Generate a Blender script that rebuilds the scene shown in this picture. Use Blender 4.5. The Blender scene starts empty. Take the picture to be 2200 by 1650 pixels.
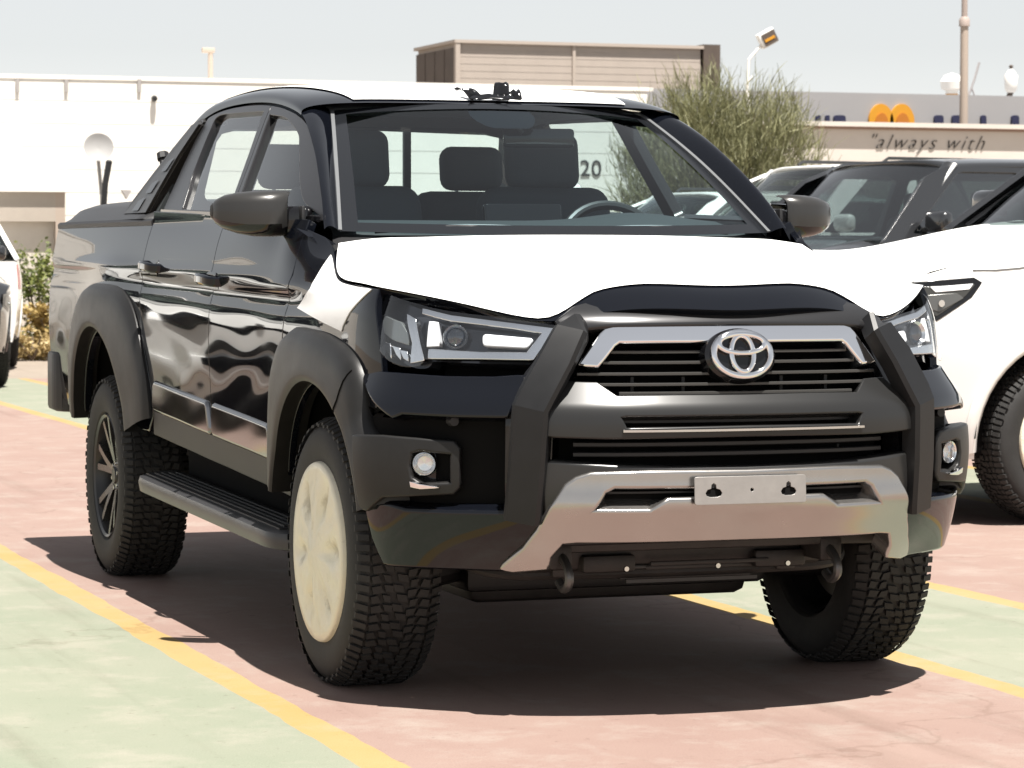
import bpy, bmesh, math, random
import numpy as np
from mathutils import Vector, Matrix
from mathutils.geometry import delaunay_2d_cdt

random.seed(7)
rng = np.random.default_rng(7)
R = math.radians
scene = bpy.context.scene
col = scene.collection

# ------------------------------------------------------------------ camera
CAM = np.array([-3.20744, -8.25753, 1.24815])
YAW, PITCH, ROLL, FPX = 0.338012, 0.044088, 0.0012146, 6398.46
W0, H0 = 2200.0, 1650.0
FW = np.array([math.sin(YAW) * math.cos(PITCH), math.cos(YAW) * math.cos(PITCH), -math.sin(PITCH)])
RT = np.cross(FW, [0, 0, 1]); RT /= np.linalg.norm(RT); UP = np.cross(RT, FW)
RT, UP = RT * math.cos(ROLL) + UP * math.sin(ROLL), -RT * math.sin(ROLL) + UP * math.cos(ROLL)
cd = bpy.data.cameras.new('camera'); cam = bpy.data.objects.new('camera', cd); col.objects.link(cam)
cam.matrix_world = Matrix(((RT[0], UP[0], -FW[0], CAM[0]), (RT[1], UP[1], -FW[1], CAM[1]), (RT[2], UP[2], -FW[2], CAM[2]), (0, 0, 0, 1)))
cd.sensor_width = 36; cd.lens = 36 * FPX / W0; cd.clip_start = 0.1; cd.clip_end = 3000
cd.dof.use_dof = True; cd.dof.focus_distance = 8.6; cd.dof.aperture_fstop = 14
scene.camera = cam

# ------------------------------------------------------------------ light
SUN = np.array([0.05, -0.315, 1.0]); SUN /= np.linalg.norm(SUN)
world = bpy.data.worlds.new('World'); scene.world = world; world.use_nodes = True
nt = world.node_tree; nt.nodes.clear()
sky = nt.nodes.new('ShaderNodeTexSky'); sky.sky_type = 'NISHITA'; sky.sun_disc = False
sky.sun_elevation = math.asin(SUN[2]); sky.sun_rotation = math.atan2(SUN[0], SUN[1])
sky.altitude = 0; sky.air_density = 1.0; sky.dust_density = 0.12; sky.ozone_density = 1.0
bg = nt.nodes.new('ShaderNodeBackground'); bg.inputs['Strength'].default_value = 0.052
wo = nt.nodes.new('ShaderNodeOutputWorld')
hz_ = nt.nodes.new('ShaderNodeHueSaturation'); hz_.inputs['Saturation'].default_value = .16   # dusty, milky air
nt.links.new(sky.outputs[0], hz_.inputs['Color']); nt.links.new(hz_.outputs[0], bg.inputs['Color']); nt.links.new(bg.outputs[0], wo.inputs['Surface'])
sl = bpy.data.lights.new('sun', 'SUN'); sl.energy = 5.0; sl.angle = R(0.53); sl.color = (1.0, 0.955, 0.89)
so = bpy.data.objects.new('sun', sl); col.objects.link(so); so.location = (0, 0, 20)
so.rotation_euler = Vector(tuple(-SUN)).to_track_quat('-Z', 'Y').to_euler()
scene.view_settings.view_transform = 'Standard'; scene.view_settings.look = 'None'
scene.view_settings.gamma = 1; scene.view_settings.use_curve_mapping = False
scene.view_settings.exposure = 1.25
scene.cycles.max_bounces = 10; scene.cycles.transparent_max_bounces = 16
scene.cycles.caustics_reflective = False; scene.cycles.caustics_refractive = False
scene.cycles.use_denoising = True

# ------------------------------------------------------------------ measuring helpers (pixel -> point on a surface)
def at(px, py, x=None, y=None, z=None):
    D = FW + RT * (px - W0 / 2) / FPX - UP * (py - H0 / 2) / FPX
    if x is not None: t = (x - CAM[0]) / D[0]
    elif y is not None: t = (y - CAM[1]) / D[1]
    else: t = (z - CAM[2]) / D[2]
    return CAM + D * t
def proj(P):
    d = np.asarray(P) - CAM; z = d @ FW
    return np.stack([W0 / 2 + FPX * (d @ RT) / z, H0 / 2 - FPX * (d @ UP) / z], -1)

# ------------------------------------------------------------------ materials
MATS = {}
def node(nt, t, **kw):
    n = nt.nodes.new(t)
    for k, v in kw.items(): setattr(n, k, v)
    return n
def mat(name, color=(.5, .5, .5), rough=.5, metal=0.0, coat=0.0, spec=.5, var=0.0, vscale=8.0, bump=0.0, bscale=60.0, rvar=0.0, emit=None, emit_s=0.0, color2=None, detail=6.0, stretch=None):
    if name in MATS: return MATS[name]
    m = bpy.data.materials.new(name); m.use_nodes = True; MATS[name] = m
    nt = m.node_tree; b = nt.nodes['Principled BSDF']
    b.inputs['Base Color'].default_value = (*color, 1); b.inputs['Roughness'].default_value = rough
    b.inputs['Metallic'].default_value = metal; b.inputs['Coat Weight'].default_value = coat
    b.inputs['Coat Roughness'].default_value = 0.03; b.inputs['Specular IOR Level'].default_value = spec
    if emit: b.inputs['Emission Color'].default_value = (*emit, 1); b.inputs['Emission Strength'].default_value = emit_s
    tc = None
    if var or bump or rvar:
        tc = node(nt, 'ShaderNodeTexCoord')
        src = tc.outputs['Object']
        if stretch:
            mp = node(nt, 'ShaderNodeMapping'); mp.inputs['Scale'].default_value = stretch
            nt.links.new(src, mp.inputs[0]); src = mp.outputs[0]
    if var:
        n = node(nt, 'ShaderNodeTexNoise'); n.inputs['Scale'].default_value = vscale; n.inputs['Detail'].default_value = detail
        n.inputs['Roughness'].default_value = .65
        nt.links.new(src, n.inputs['Vector'])
        r = node(nt, 'ShaderNodeValToRGB'); r.color_ramp.elements[0].position = .3; r.color_ramp.elements[1].position = .7
        c2 = color2 or tuple(c * (1 - var) for c in color)
        r.color_ramp.elements[0].color = (*c2, 1)
        r.color_ramp.elements[1].color = (*(tuple(min(1, c * (1 + var * .4)) for c in color) if not color2 else color), 1)
        nt.links.new(n.outputs[0], r.inputs[0]); nt.links.new(r.outputs[0], b.inputs['Base Color'])
        if rvar:
            mr = node(nt, 'ShaderNodeMapRange'); mr.inputs['To Min'].default_value = max(0, rough - rvar); mr.inputs['To Max'].default_value = min(1, rough + rvar)
            nt.links.new(n.outputs[0], mr.inputs[0]); nt.links.new(mr.outputs[0], b.inputs['Roughness'])
    if bump:
        n2 = node(nt, 'ShaderNodeTexNoise'); n2.inputs['Scale'].default_value = bscale; n2.inputs['Detail'].default_value = 4
        nt.links.new(src, n2.inputs['Vector'])
        bp = node(nt, 'ShaderNodeBump'); bp.inputs['Strength'].default_value = bump; bp.inputs['Distance'].default_value = .01
        nt.links.new(n2.outputs[0], bp.inputs['Height']); nt.links.new(bp.outputs[0], b.inputs['Normal'])
    return m
def glass(name, tint=(.80, .88, .86), ior=1.5, rough=0.0, strength=1.0):
    if name in MATS: return MATS[name]
    m = bpy.data.materials.new(name); m.use_nodes = True; MATS[name] = m
    nt = m.node_tree; nt.nodes.clear()
    o = node(nt, 'ShaderNodeOutputMaterial'); mx = node(nt, 'ShaderNodeMixShader'); t = node(nt, 'ShaderNodeBsdfTransparent'); g = node(nt, 'ShaderNodeBsdfGlossy')
    lw = node(nt, 'ShaderNodeLayerWeight'); lw.inputs[0].default_value = .5          # 1 - |cos|: same from both sides of a thin pane
    pw = node(nt, 'ShaderNodeMath', operation='POWER'); pw.inputs[1].default_value = 5; nt.links.new(lw.outputs['Facing'], pw.inputs[0])
    f0 = 2 * ((ior - 1) / (ior + 1)) ** 2 * strength
    f = node(nt, 'ShaderNodeMath', operation='MULTIPLY_ADD'); f.inputs[1].default_value = 1 - f0; f.inputs[2].default_value = f0; nt.links.new(pw.outputs[0], f.inputs[0])
    t.inputs[0].default_value = (*tint, 1); g.inputs['Roughness'].default_value = rough; g.inputs['Color'].default_value = (1, 1, 1, 1)
    nt.links.new(f.outputs[0], mx.inputs[0]); nt.links.new(t.outputs[0], mx.inputs[1]); nt.links.new(g.outputs[0], mx.inputs[2]); nt.links.new(mx.outputs[0], o.inputs[0])
    return m

PAINT = mat('black_paint', (.0035, .0042, .0065), .035, spec=.42)
SATIN = mat('dark_grey_plastic', (.0125, .0122, .012), .42, spec=.36, var=.25, vscale=14, bump=.05, bscale=700, rvar=.07)
BARM = mat('bar_plastic', (.0085, .0088, .0098), .44, spec=.36, bump=.05, bscale=700, var=.2, vscale=10, rvar=.05)
BLACKP = mat('black_plastic', (.012, .012, .013), .5)
GLOSSB = mat('gloss_black', (.006, .006, .007), .08)
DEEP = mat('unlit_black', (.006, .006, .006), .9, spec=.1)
FILM = mat('white_film', (.86, .865, .86), .42, var=.03, vscale=5, bump=.06, bscale=14)
def cover_film():
    """cream film stretched over a six-spoke wheel: creases, dust, shade between the spokes painted into the colour"""
    m = bpy.data.materials.new('cream_film'); m.use_nodes = True; nt = m.node_tree; b = nt.nodes['Principled BSDF']; b.inputs['Roughness'].default_value = .32
    tc = node(nt, 'ShaderNodeTexCoord'); sp = node(nt, 'ShaderNodeSeparateXYZ'); nt.links.new(tc.outputs['Object'], sp.inputs[0])
    def mth(op, a, b_=None, c=None):
        n = node(nt, 'ShaderNodeMath', operation=op)
        for i, v in enumerate((a, b_, c)):
            if v is None: continue
            if isinstance(v, (int, float)): n.inputs[i].default_value = v
            else: nt.links.new(v, n.inputs[i])
        return n.outputs[0]
    def noise(sc, det=6):
        n = node(nt, 'ShaderNodeTexNoise'); n.inputs['Scale'].default_value = sc; n.inputs['Detail'].default_value = det; n.inputs['Roughness'].default_value = .65; nt.links.new(tc.outputs['Object'], n.inputs['Vector']); return n
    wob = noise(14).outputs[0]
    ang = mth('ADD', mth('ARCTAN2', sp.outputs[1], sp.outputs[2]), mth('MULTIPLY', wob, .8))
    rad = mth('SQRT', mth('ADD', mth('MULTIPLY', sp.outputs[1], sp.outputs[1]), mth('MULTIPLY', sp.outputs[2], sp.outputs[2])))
    gap_shade = mth('MULTIPLY', mth('SMOOTH_MAX', mth('COSINE', mth('MULTIPLY', ang, 6)), 0, .3), mth('SUBTRACT', 1, mth('MINIMUM', 1, mth('MULTIPLY', mth('ABSOLUTE', mth('SUBTRACT', rad, .165)), 14))))  # painted shade between the spokes, so their relief reads in the colour
    vo = node(nt, 'ShaderNodeTexVoronoi', feature='DISTANCE_TO_EDGE'); vo.inputs['Scale'].default_value = 9
    ad = node(nt, 'ShaderNodeMix', data_type='RGBA', blend_type='LINEAR_LIGHT'); ad.inputs['Factor'].default_value = .10; nt.links.new(tc.outputs['Object'], ad.inputs[6]); nt.links.new(noise(9).outputs['Color'], ad.inputs[7]); nt.links.new(ad.outputs[2], vo.inputs['Vector'])
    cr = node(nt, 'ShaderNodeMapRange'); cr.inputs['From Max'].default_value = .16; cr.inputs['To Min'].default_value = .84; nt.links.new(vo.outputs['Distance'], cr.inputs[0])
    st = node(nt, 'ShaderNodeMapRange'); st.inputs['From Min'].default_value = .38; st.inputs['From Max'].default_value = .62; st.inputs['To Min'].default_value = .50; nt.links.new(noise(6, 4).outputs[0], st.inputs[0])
    f = mth('MULTIPLY', mth('MULTIPLY', cr.outputs[0], mth('ADD', st.outputs[0], .25)), mth('SUBTRACT', 1, mth('MULTIPLY', gap_shade, .62)))
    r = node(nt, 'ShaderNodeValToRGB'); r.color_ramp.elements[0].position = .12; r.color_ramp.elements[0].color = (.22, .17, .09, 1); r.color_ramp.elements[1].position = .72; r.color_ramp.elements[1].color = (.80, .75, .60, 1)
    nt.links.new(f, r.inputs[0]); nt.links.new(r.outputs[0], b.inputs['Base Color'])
    bp = node(nt, 'ShaderNodeBump'); bp.inputs['Strength'].default_value = .6; bp.inputs['Distance'].default_value = .006; nt.links.new(f, bp.inputs['Height']); nt.links.new(bp.outputs[0], b.inputs['Normal'])
    return m
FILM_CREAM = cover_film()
SILVER = mat('silver_plate', (.40, .385, .37), .26, metal=.92, rvar=.05, var=.04, vscale=12)
GUN = mat('gunmetal', (.13, .128, .125), .30, metal=.75)
MOULD = mat('dark_chrome', (.22, .22, .225), .10, metal=1.0)
CHROME = mat('chrome', (.82, .82, .83), .07, metal=1.0)
MACH = mat('machined_alloy', (.62, .61, .60), .22, metal=1.0)
RIMB = mat('rim_black', (.018, .018, .019), .28)
RUBBER = mat('tyre_rubber', (.020, .0195, .019), .72, var=.3, vscale=20, bump=.1, bscale=220)
TREAD = RUBBER
GLASS = glass('windscreen_glass', (.72, .84, .87), strength=.8)
SGLASS = glass('side_glass', (.84, .91, .90), strength=.8)
LENS = glass('lens_glass', (.95, .96, .97))
CLOTH = mat('seat_cloth', (.055, .064, .076), .85, bump=.2, bscale=300)
DASH = mat('dash_plastic', (.030, .035, .037), .6)
LINER = mat('headliner', (.20, .23, .26), .9)
REFL = mat('lamp_reflector', (.78, .79, .80), .12, metal=1.0)
DARKREF = mat('lamp_bezel', (.05, .055, .065), .18, metal=.5)
STEEL = mat('plate_steel', (.34, .325, .31), .42, metal=.55, var=.1, vscale=25)
WHITE = mat('white_paint', (.80, .80, .78), .16, coat=.8)

# ------------------------------------------------------------------ mesh helpers
def tag(o, label=None, cat=None, group=None, kind=None):
    if label: o['label'] = label
    if cat: o['category'] = cat
    if group: o['group'] = group
    if kind: o['kind'] = kind
    return o
def link(name, me, m=None, parent=None):
    o = bpy.data.objects.new(name, me); col.objects.link(o)
    if m is not None and me is not None and not me.materials: me.materials.append(m)
    if parent is not None: o.parent = parent
    return o
def empty(name, loc=(0, 0, 0), rz=0.0):
    o = bpy.data.objects.new(name, None); col.objects.link(o); o.location = loc; o.rotation_euler = (0, 0, rz); o.empty_display_size = .2
    return o
def mesh(name, V, F, m=None, parent=None, normals=None, smooth=True, sharp=None):
    me = bpy.data.meshes.new(name)
    me.from_pydata([tuple(map(float, v)) for v in V], [], [tuple(int(i) for i in f) for f in F])
    if smooth: me.polygons.foreach_set('use_smooth', [True] * len(me.polygons))
    me.update()
    if sharp is not None:
        bm = bmesh.new(); bm.from_mesh(me)
        bmesh.ops.recalc_face_normals(bm, faces=bm.faces)
        for e in bm.edges:
            if len(e.link_faces) == 2 and e.calc_face_angle(0) > sharp: e.smooth = False
        bm.to_mesh(me); bm.free()
    if normals is not None: me.normals_split_custom_set_from_vertices([tuple(map(float, n)) for n in normals])
    return link(name, me, m, parent)
def from_bm(name, bm, m=None, parent=None, sharp=R(32), smooth=True, recalc=True):
    if recalc: bmesh.ops.recalc_face_normals(bm, faces=bm.faces)
    me = bpy.data.meshes.new(name)
    for f in bm.faces: f.smooth = smooth
    if sharp is not None:
        for e in bm.edges:
            if len(e.link_faces) == 2 and e.calc_face_angle(0) > sharp: e.smooth = False
    bm.to_mesh(me); bm.free()
    return link(name, me, m, parent)
def add_box(bm, c, s, M=None, bevel=0.0, seg=2):
    r = bmesh.ops.create_cube(bm, size=1.0); vs = r['verts']
    for v in vs: v.co = Vector((v.co.x * s[0], v.co.y * s[1], v.co.z * s[2]))
    if bevel:
        es = list({e for v in vs for e in v.link_edges})
        r2 = bmesh.ops.bevel(bm, geom=es, offset=bevel, segments=seg, affect='EDGES', profile=.5)
        vs = list({v for f in r2['faces'] for v in f.verts} | {v for v in vs if v.is_valid})
    for v in vs:
        if M is not None: v.co = M @ v.co
        v.co += Vector(c)
    return vs
def box(name, c, s, m, parent=None, bevel=0.0, M=None, seg=2):
    bm = bmesh.new(); add_box(bm, c, s, M, bevel, seg); return from_bm(name, bm, m, parent)
def rot(rx=0, ry=0, rz=0):
    return Matrix.Rotation(rz, 3, 'Z') @ Matrix.Rotation(ry, 3, 'Y') @ Matrix.Rotation(rx, 3, 'X')
def add_tube(bm, pts, rad, seg=10, caps=True):
    pts = [Vector(p) for p in pts]; rings = []; n = len(pts)
    rads = rad if hasattr(rad, '__len__') else [rad] * n
    ref = None
    for i, p in enumerate(pts):
        d = (pts[min(i + 1, n - 1)] - pts[max(i - 1, 0)]).normalized()
        if ref is None: ref = d.orthogonal().normalized()
        ref = (ref - d * ref.dot(d)).normalized(); b = d.cross(ref)
        rings.append([bm.verts.new(p + (ref * math.cos(a) + b * math.sin(a)) * rads[i]) for a in [2 * math.pi * k / seg for k in range(seg)]])
    for i in range(n - 1):
        for k in range(seg): bm.faces.new((rings[i][k], rings[i][(k + 1) % seg], rings[i + 1][(k + 1) % seg], rings[i + 1][k]))
    if caps: bm.faces.new(rings[0][::-1]); bm.faces.new(rings[-1])
def tube(name, pts, rad, m, parent=None, seg=10):
    bm = bmesh.new(); add_tube(bm, pts, rad, seg); return from_bm(name, bm, m, parent)
def add_lathe(bm, prof, c=(0, 0, 0), axis='X', seg=48, close=False, caps=True):
    """prof: list of (axial, radius)"""
    rings = []
    for a, r in prof:
        ring = []
        for k in range(seg):
            t = 2 * math.pi * k / seg
            p = {'X': (a, r * math.cos(t), r * math.sin(t)), 'Y': (r * math.cos(t), a, r * math.sin(t)), 'Z': (r * math.cos(t), r * math.sin(t), a)}[axis]
            ring.append(bm.verts.new((p[0] + c[0], p[1] + c[1], p[2] + c[2])))
        rings.append(ring)
    n = len(rings)
    for i in range(n if close else n - 1):
        A, B = rings[i], rings[(i + 1) % n]
        for k in range(seg): bm.faces.new((A[k], A[(k + 1) % seg], B[(k + 1) % seg], B[k]))
    if not close and caps:
        if prof[0][1] > 1e-4: bm.faces.new(rings[0][::-1])
        if prof[-1][1] > 1e-4: bm.faces.new(rings[-1])
    bmesh.ops.remove_doubles(bm, verts=bm.verts, dist=1e-5)
def lathe(name, prof, m, parent=None, c=(0, 0, 0), axis='X', seg=48, close=False, sharp=R(40)):
    bm = bmesh.new(); add_lathe(bm, prof, c, axis, seg, close); return from_bm(name, bm, m, parent, sharp)
def add_prism(bm, poly, axis, a0, a1):
    """poly in the two other axes (in order), extruded from a0 to a1 along axis"""
    def P(u, v, a): return {'X': (a, u, v), 'Y': (u, a, v), 'Z': (u, v, a)}[axis]
    A = [bm.verts.new(P(u, v, a0)) for u, v in poly]; B = [bm.verts.new(P(u, v, a1)) for u, v in poly]
    n = len(poly); bm.faces.new(A); bm.faces.new(B[::-1])
    for i in range(n): bm.faces.new((A[i], B[i], B[(i + 1) % n], A[(i + 1) % n]))
    return A + B
def prism(name, poly, axis, a0, a1, m, parent=None, bevel=0.0, sharp=R(30)):
    bm = bmesh.new(); add_prism(bm, poly, axis, a0, a1)
    bmesh.ops.recalc_face_normals(bm, faces=bm.faces)
    if bevel: bmesh.ops.bevel(bm, geom=list(bm.edges), offset=bevel, segments=2, affect='EDGES', profile=.5)
    return from_bm(name, bm, m, parent, sharp)

# ---- splines
def nat_matrix(t):
    """matrix giving natural-spline second derivatives from knot values"""
    n = len(t); A = np.zeros((n, n)); B = np.zeros((n, n)); A[0, 0] = A[-1, -1] = 1
    for i in range(1, n - 1):
        h0, h1 = t[i] - t[i - 1], t[i + 1] - t[i]
        A[i, i - 1], A[i, i], A[i, i + 1] = h0 / 6, (h0 + h1) / 3, h1 / 6
        B[i, i - 1], B[i, i], B[i, i + 1] = 1 / h0, -1 / h0 - 1 / h1, 1 / h1
    return np.linalg.solve(A, B)
class Spl:
    def __init__(s, t, v): s.t = np.array(t, float); s.v = np.array(v, float); s.m = nat_matrix(s.t) @ s.v
    def __call__(s, q):
        q = np.asarray(q, float); i = np.clip(np.searchsorted(s.t, q) - 1, 0, len(s.t) - 2)
        h = s.t[i + 1] - s.t[i]; a = (s.t[i + 1] - q) / h; b = (q - s.t[i]) / h
        lo, hi = q < s.t[0], q > s.t[-1]
        ac, bc = a, b
        def bx(z): return z.reshape(z.shape + (1,) * (s.v.ndim - 1)) if s.v.ndim > 1 else z
        r = bx(ac) * s.v[i] + bx(bc) * s.v[i + 1] + bx((ac ** 3 - ac) * h * h / 6 * ~(lo | hi)) * s.m[i] + bx((bc ** 3 - bc) * h * h / 6 * ~(lo | hi)) * s.m[i + 1]
        return r
class Spl2:
    """tensor natural spline: table v[nu][nv] of scalars or vectors"""
    def __init__(s, tu, tv, v): s.tu = np.array(tu, float); s.tv = np.array(tv, float); s.v = np.array(v, float); s.Mu = nat_matrix(s.tu); s.Mv = nat_matrix(s.tv)
    def w(s, t, M, q):
        q = np.clip(q, t[0], t[-1]); i = np.clip(np.searchsorted(t, q) - 1, 0, len(t) - 2)
        h = t[i + 1] - t[i]; a = (t[i + 1] - q) / h; b = (q - t[i]) / h
        Wt = np.zeros((len(q), len(t))); k = np.arange(len(q))
        Wt[k, i] += a; Wt[k, i + 1] += b
        Wt += ((a ** 3 - a) * h * h / 6)[:, None] * M[i] + ((b ** 3 - b) * h * h / 6)[:, None] * M[i + 1]
        return Wt
    def __call__(s, u, v):
        u = np.atleast_1d(np.asarray(u, float)); v = np.atleast_1d(np.asarray(v, float))
        A, B = s.w(s.tu, s.Mu, u), s.w(s.tv, s.Mv, v)
        if s.v.ndim == 2: return np.einsum('qi,qj,ij->q', A, B, s.v)
        return np.einsum('qi,qj,ijk->qk', A, B, s.v)
def crv(pts, n=10):
    """Catmull-Rom through points (any dim), n samples per span"""
    P = np.array(pts, float)
    if len(P) < 3: return np.array([P[0] + (P[-1] - P[0]) * k / n for k in range(n + 1)])
    Q = np.vstack([2 * P[0] - P[1], P, 2 * P[-1] - P[-2]]); out = []
    for i in range(1, len(Q) - 2):
        for k in range(n):
            t = k / n; a, b, c, d = Q[i - 1], Q[i], Q[i + 1], Q[i + 2]
            out.append(.5 * (2 * b + (c - a) * t + (2 * a - 5 * b + 4 * c - d) * t * t + (3 * b - a - 3 * c + d) * t ** 3))
    out.append(P[-1]); return np.array(out)
def outline(*segs, n=8):
    """closed outline from smooth segments (each list of points); corners where segments meet"""
    out = []
    for s in segs:
        c = crv(s, n) if len(s) > 2 else np.array(s, float)
        for p in c:
            if not out or np.linalg.norm(p - out[-1]) > 1e-4: out.append(p)
    if np.linalg.norm(out[0] - out[-1]) < 1e-4: out.pop()
    return np.array(out)
def roundpoly(pts, r, n=4):
    """polygon with every corner rounded by radius r"""
    P = [np.array(p, float) for p in pts]; out = []
    for i in range(len(P)):
        a, b, c = P[i - 1], P[i], P[(i + 1) % len(P)]
        d1 = a - b; d2 = c - b; l1 = np.linalg.norm(d1); l2 = np.linalg.norm(d2); rr = min(r, .45 * l1, .45 * l2)
        p, q = b + d1 / l1 * rr, b + d2 / l2 * rr
        for k in range(n + 1):
            t = k / n; out.append((1 - t) ** 2 * p + 2 * t * (1 - t) * b + t * t * q)
    return np.array(out)
def dens(P, h):
    P = np.asarray(P); out = []
    for i in range(len(P)):
        a, b = P[i], P[(i + 1) % len(P)]; k = max(1, int(math.ceil(np.linalg.norm(b - a) / h)))
        for j in range(k): out.append(a + (b - a) * j / k)
    return np.array(out)
def inpoly(P, Q):
    P = np.asarray(P); x, y = Q[:, 0], Q[:, 1]; r = np.zeros(len(Q), bool)
    for i in range(len(P)):
        a, b = P[i - 1], P[i]
        c = (a[1] > y) != (b[1] > y)
        with np.errstate(divide='ignore', invalid='ignore'):
            xi = (b[0] - a[0]) * (y - a[1]) / (b[1] - a[1] + 1e-30) + a[0]
        r ^= c & (x < xi)
    return r
def segdist(P, Q):
    P = np.asarray(P); d = np.full(len(Q), 1e9)
    for i in range(len(P)):
        a, b = P[i - 1], P[i]; ab = b - a; t = np.clip(((Q - a) @ ab) / (ab @ ab + 1e-12), 0, 1)
        d = np.minimum(d, np.linalg.norm(Q - (a + t[:, None] * ab), axis=1))
    return d
def fnormal(f, u, v, sgn):
    e = 1.5e-3
    du = f(u + e, v) - f(u - e, v); dv = f(u, v + e) - f(u, v - e)
    n = np.cross(du, dv) * sgn; return n / (np.linalg.norm(n, axis=1)[:, None] + 1e-12)
class Surf:
    """f(u,v)->points, sgn orients the outward normal"""
    def __init__(s, f, sgn): s.f, s.sgn = f, sgn
    def uv(s, px, py, g):
        q = np.array(g, float); t = np.array([px, py], float)
        for _ in range(40):
            p0 = proj(s.f(q[:1], q[1:]))[0]; e = 1e-4
            J = np.stack([(proj(s.f(q[:1] + e, q[1:]))[0] - p0) / e, (proj(s.f(q[:1], q[1:] + e))[0] - p0) / e], 1)
            try: d = np.linalg.solve(J, t - p0)
            except np.linalg.LinAlgError: break
            n = np.linalg.norm(d); q = q + d * min(1, .08 / (n + 1e-9))
            if n < 1e-5: break
        return q
    def uvs(s, pts, g):
        out = []
        for p in pts: g = s.uv(p[0], p[1], g); out.append(g)
        return np.array(out)
    def off(s, d):
        f, sg = s.f, s.sgn
        return Surf(lambda u, v: f(u, v) + d * fnormal(f, u, v, sg), sg)
    def pt(s, u, v): return s.f(np.array([float(u)]), np.array([float(v)]))[0]
def patch_data(surf, outer, holes=(), h=.03, depth=.012, mir=False, edge=.0):
    O = dens(np.asarray(outer, float), h * .8); Hs = [dens(np.asarray(q, float), h * .8) for q in holes]
    lo, hi = O.min(0), O.max(0)
    gx, gy = np.meshgrid(np.arange(lo[0] + h / 2, hi[0], h), np.arange(lo[1] + h / 2, hi[1], h)); gx[1::2] += h / 2
    G = np.stack([gx.ravel(), gy.ravel()], 1)
    G = G[inpoly(O, G)] if len(G) else G
    if len(G): G = G[segdist(O, G) > h * .45]
    for q in Hs:
        if len(G): G = G[~inpoly(q, G)]
        if len(G): G = G[segdist(q, G) > h * .45]
    loops = [O] + Hs; pts = []; edges = []; base = 0; lid = []
    for L in loops:
        n = len(L); pts += [tuple(p) for p in L]; edges += [(base + i, base + (i + 1) % n) for i in range(n)]; lid.append(list(range(base, base + n))); base += n
    pts += [tuple(p) for p in G]
    r = delaunay_2d_cdt([Vector(p) for p in pts], edges, [], 0, 1e-6, True)
    V2 = np.array([(v.x, v.y) for v in r[0]]); T = np.array([tuple(f) for f in r[2]])
    cen = V2[T].mean(1); keep = inpoly(O, cen)
    for q in Hs: keep &= ~inpoly(q, cen)
    T = T[keep]
    back = {}
    for i, ids in enumerate(r[3]):
        for k in ids: back[k] = i
    P = surf.f(V2[:, 0], V2[:, 1]); N = fnormal(surf.f, V2[:, 0], V2[:, 1], surf.sgn)
    a, b, c = P[T[:, 0]], P[T[:, 1]], P[T[:, 2]]
    fl = np.einsum('ij,ij->i', np.cross(b - a, c - a), N[T[:, 0]]) < 0
    T[fl] = T[fl][:, ::-1]
    V = [P]; NN = [N]; F = [tuple(t) for t in T]; nb = len(P)
    for L, ids in zip(loops, lid):
        ix = np.array([back[k] for k in ids]); p, nn = P[ix], N[ix]; n = len(ix)
        tang = np.roll(p, -1, 0) - np.roll(p, 1, 0)
        o = np.cross(tang, nn); o /= np.linalg.norm(o, axis=1)[:, None] + 1e-12
        # orient outwards (away from the faces)
        area = .5 * np.sum(L[:, 0] * np.roll(L[:, 1], -1) - np.roll(L[:, 0], -1) * L[:, 1])
        du = surf.f(L[:1, 0] + 1e-3, L[:1, 1]) - surf.f(L[:1, 0], L[:1, 1]); dv = surf.f(L[:1, 0], L[:1, 1] + 1e-3) - surf.f(L[:1, 0], L[:1, 1])
        sg = np.sign(np.dot(np.cross(du[0], dv[0]), nn[0])) * np.sign(area)
        if L is not O: sg = -sg
        o *= sg
        rd = min(edge, depth * .6) if edge else 0
        rows = [(p, nn)]
        if rd: rows += [(p + o * rd * .7 - nn * rd * .3, (nn + o) / math.sqrt(2)), (p + o * rd - nn * rd, o)]
        else: rows += [(p, o)]
        rows += [(rows[-1][0] - nn * (depth - rd), o)]
        st = nb
        for rp, rn in rows: V.append(rp); NN.append(rn); nb += n
        for k in range(len(rows) - 1):
            if not rd and k == 0: continue
            for i in range(n):
                j = (i + 1) % n; q = (st + k * n + i, st + k * n + j, st + (k + 1) * n + j, st + (k + 1) * n + i)
                F.append(q if sg > 0 else q[::-1])
    V = np.vstack(V); NN = np.vstack(NN)
    # winding of the rim follows its normals
    F2 = []
    for f in F:
        if len(f) == 4:
            a, b, c = V[f[0]], V[f[1]], V[f[2]]
            if np.dot(np.cross(b - a, c - a), NN[f[0]] + NN[f[2]]) < 0: f = f[::-1]
        F2.append(f)
    if mir: V = V * [-1, 1, 1]; NN = NN * [-1, 1, 1]; F2 = [f[::-1] for f in F2]
    return V, F2, NN
def patch(name, surf, outer, m, parent=None, **kw):
    V, F, N = patch_data(surf, outer, **kw)
    return mesh(name, V, F, m, parent, normals=N)
def both(name, surf, outer, m, parent=None, **kw):
    """the left-hand part is modelled on +x; returns (right side part at -x, left side part at +x)"""
    return patch(name, surf, outer, m, parent, mir=True, **kw), patch(name, surf, outer, m, parent, **kw)
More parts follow.
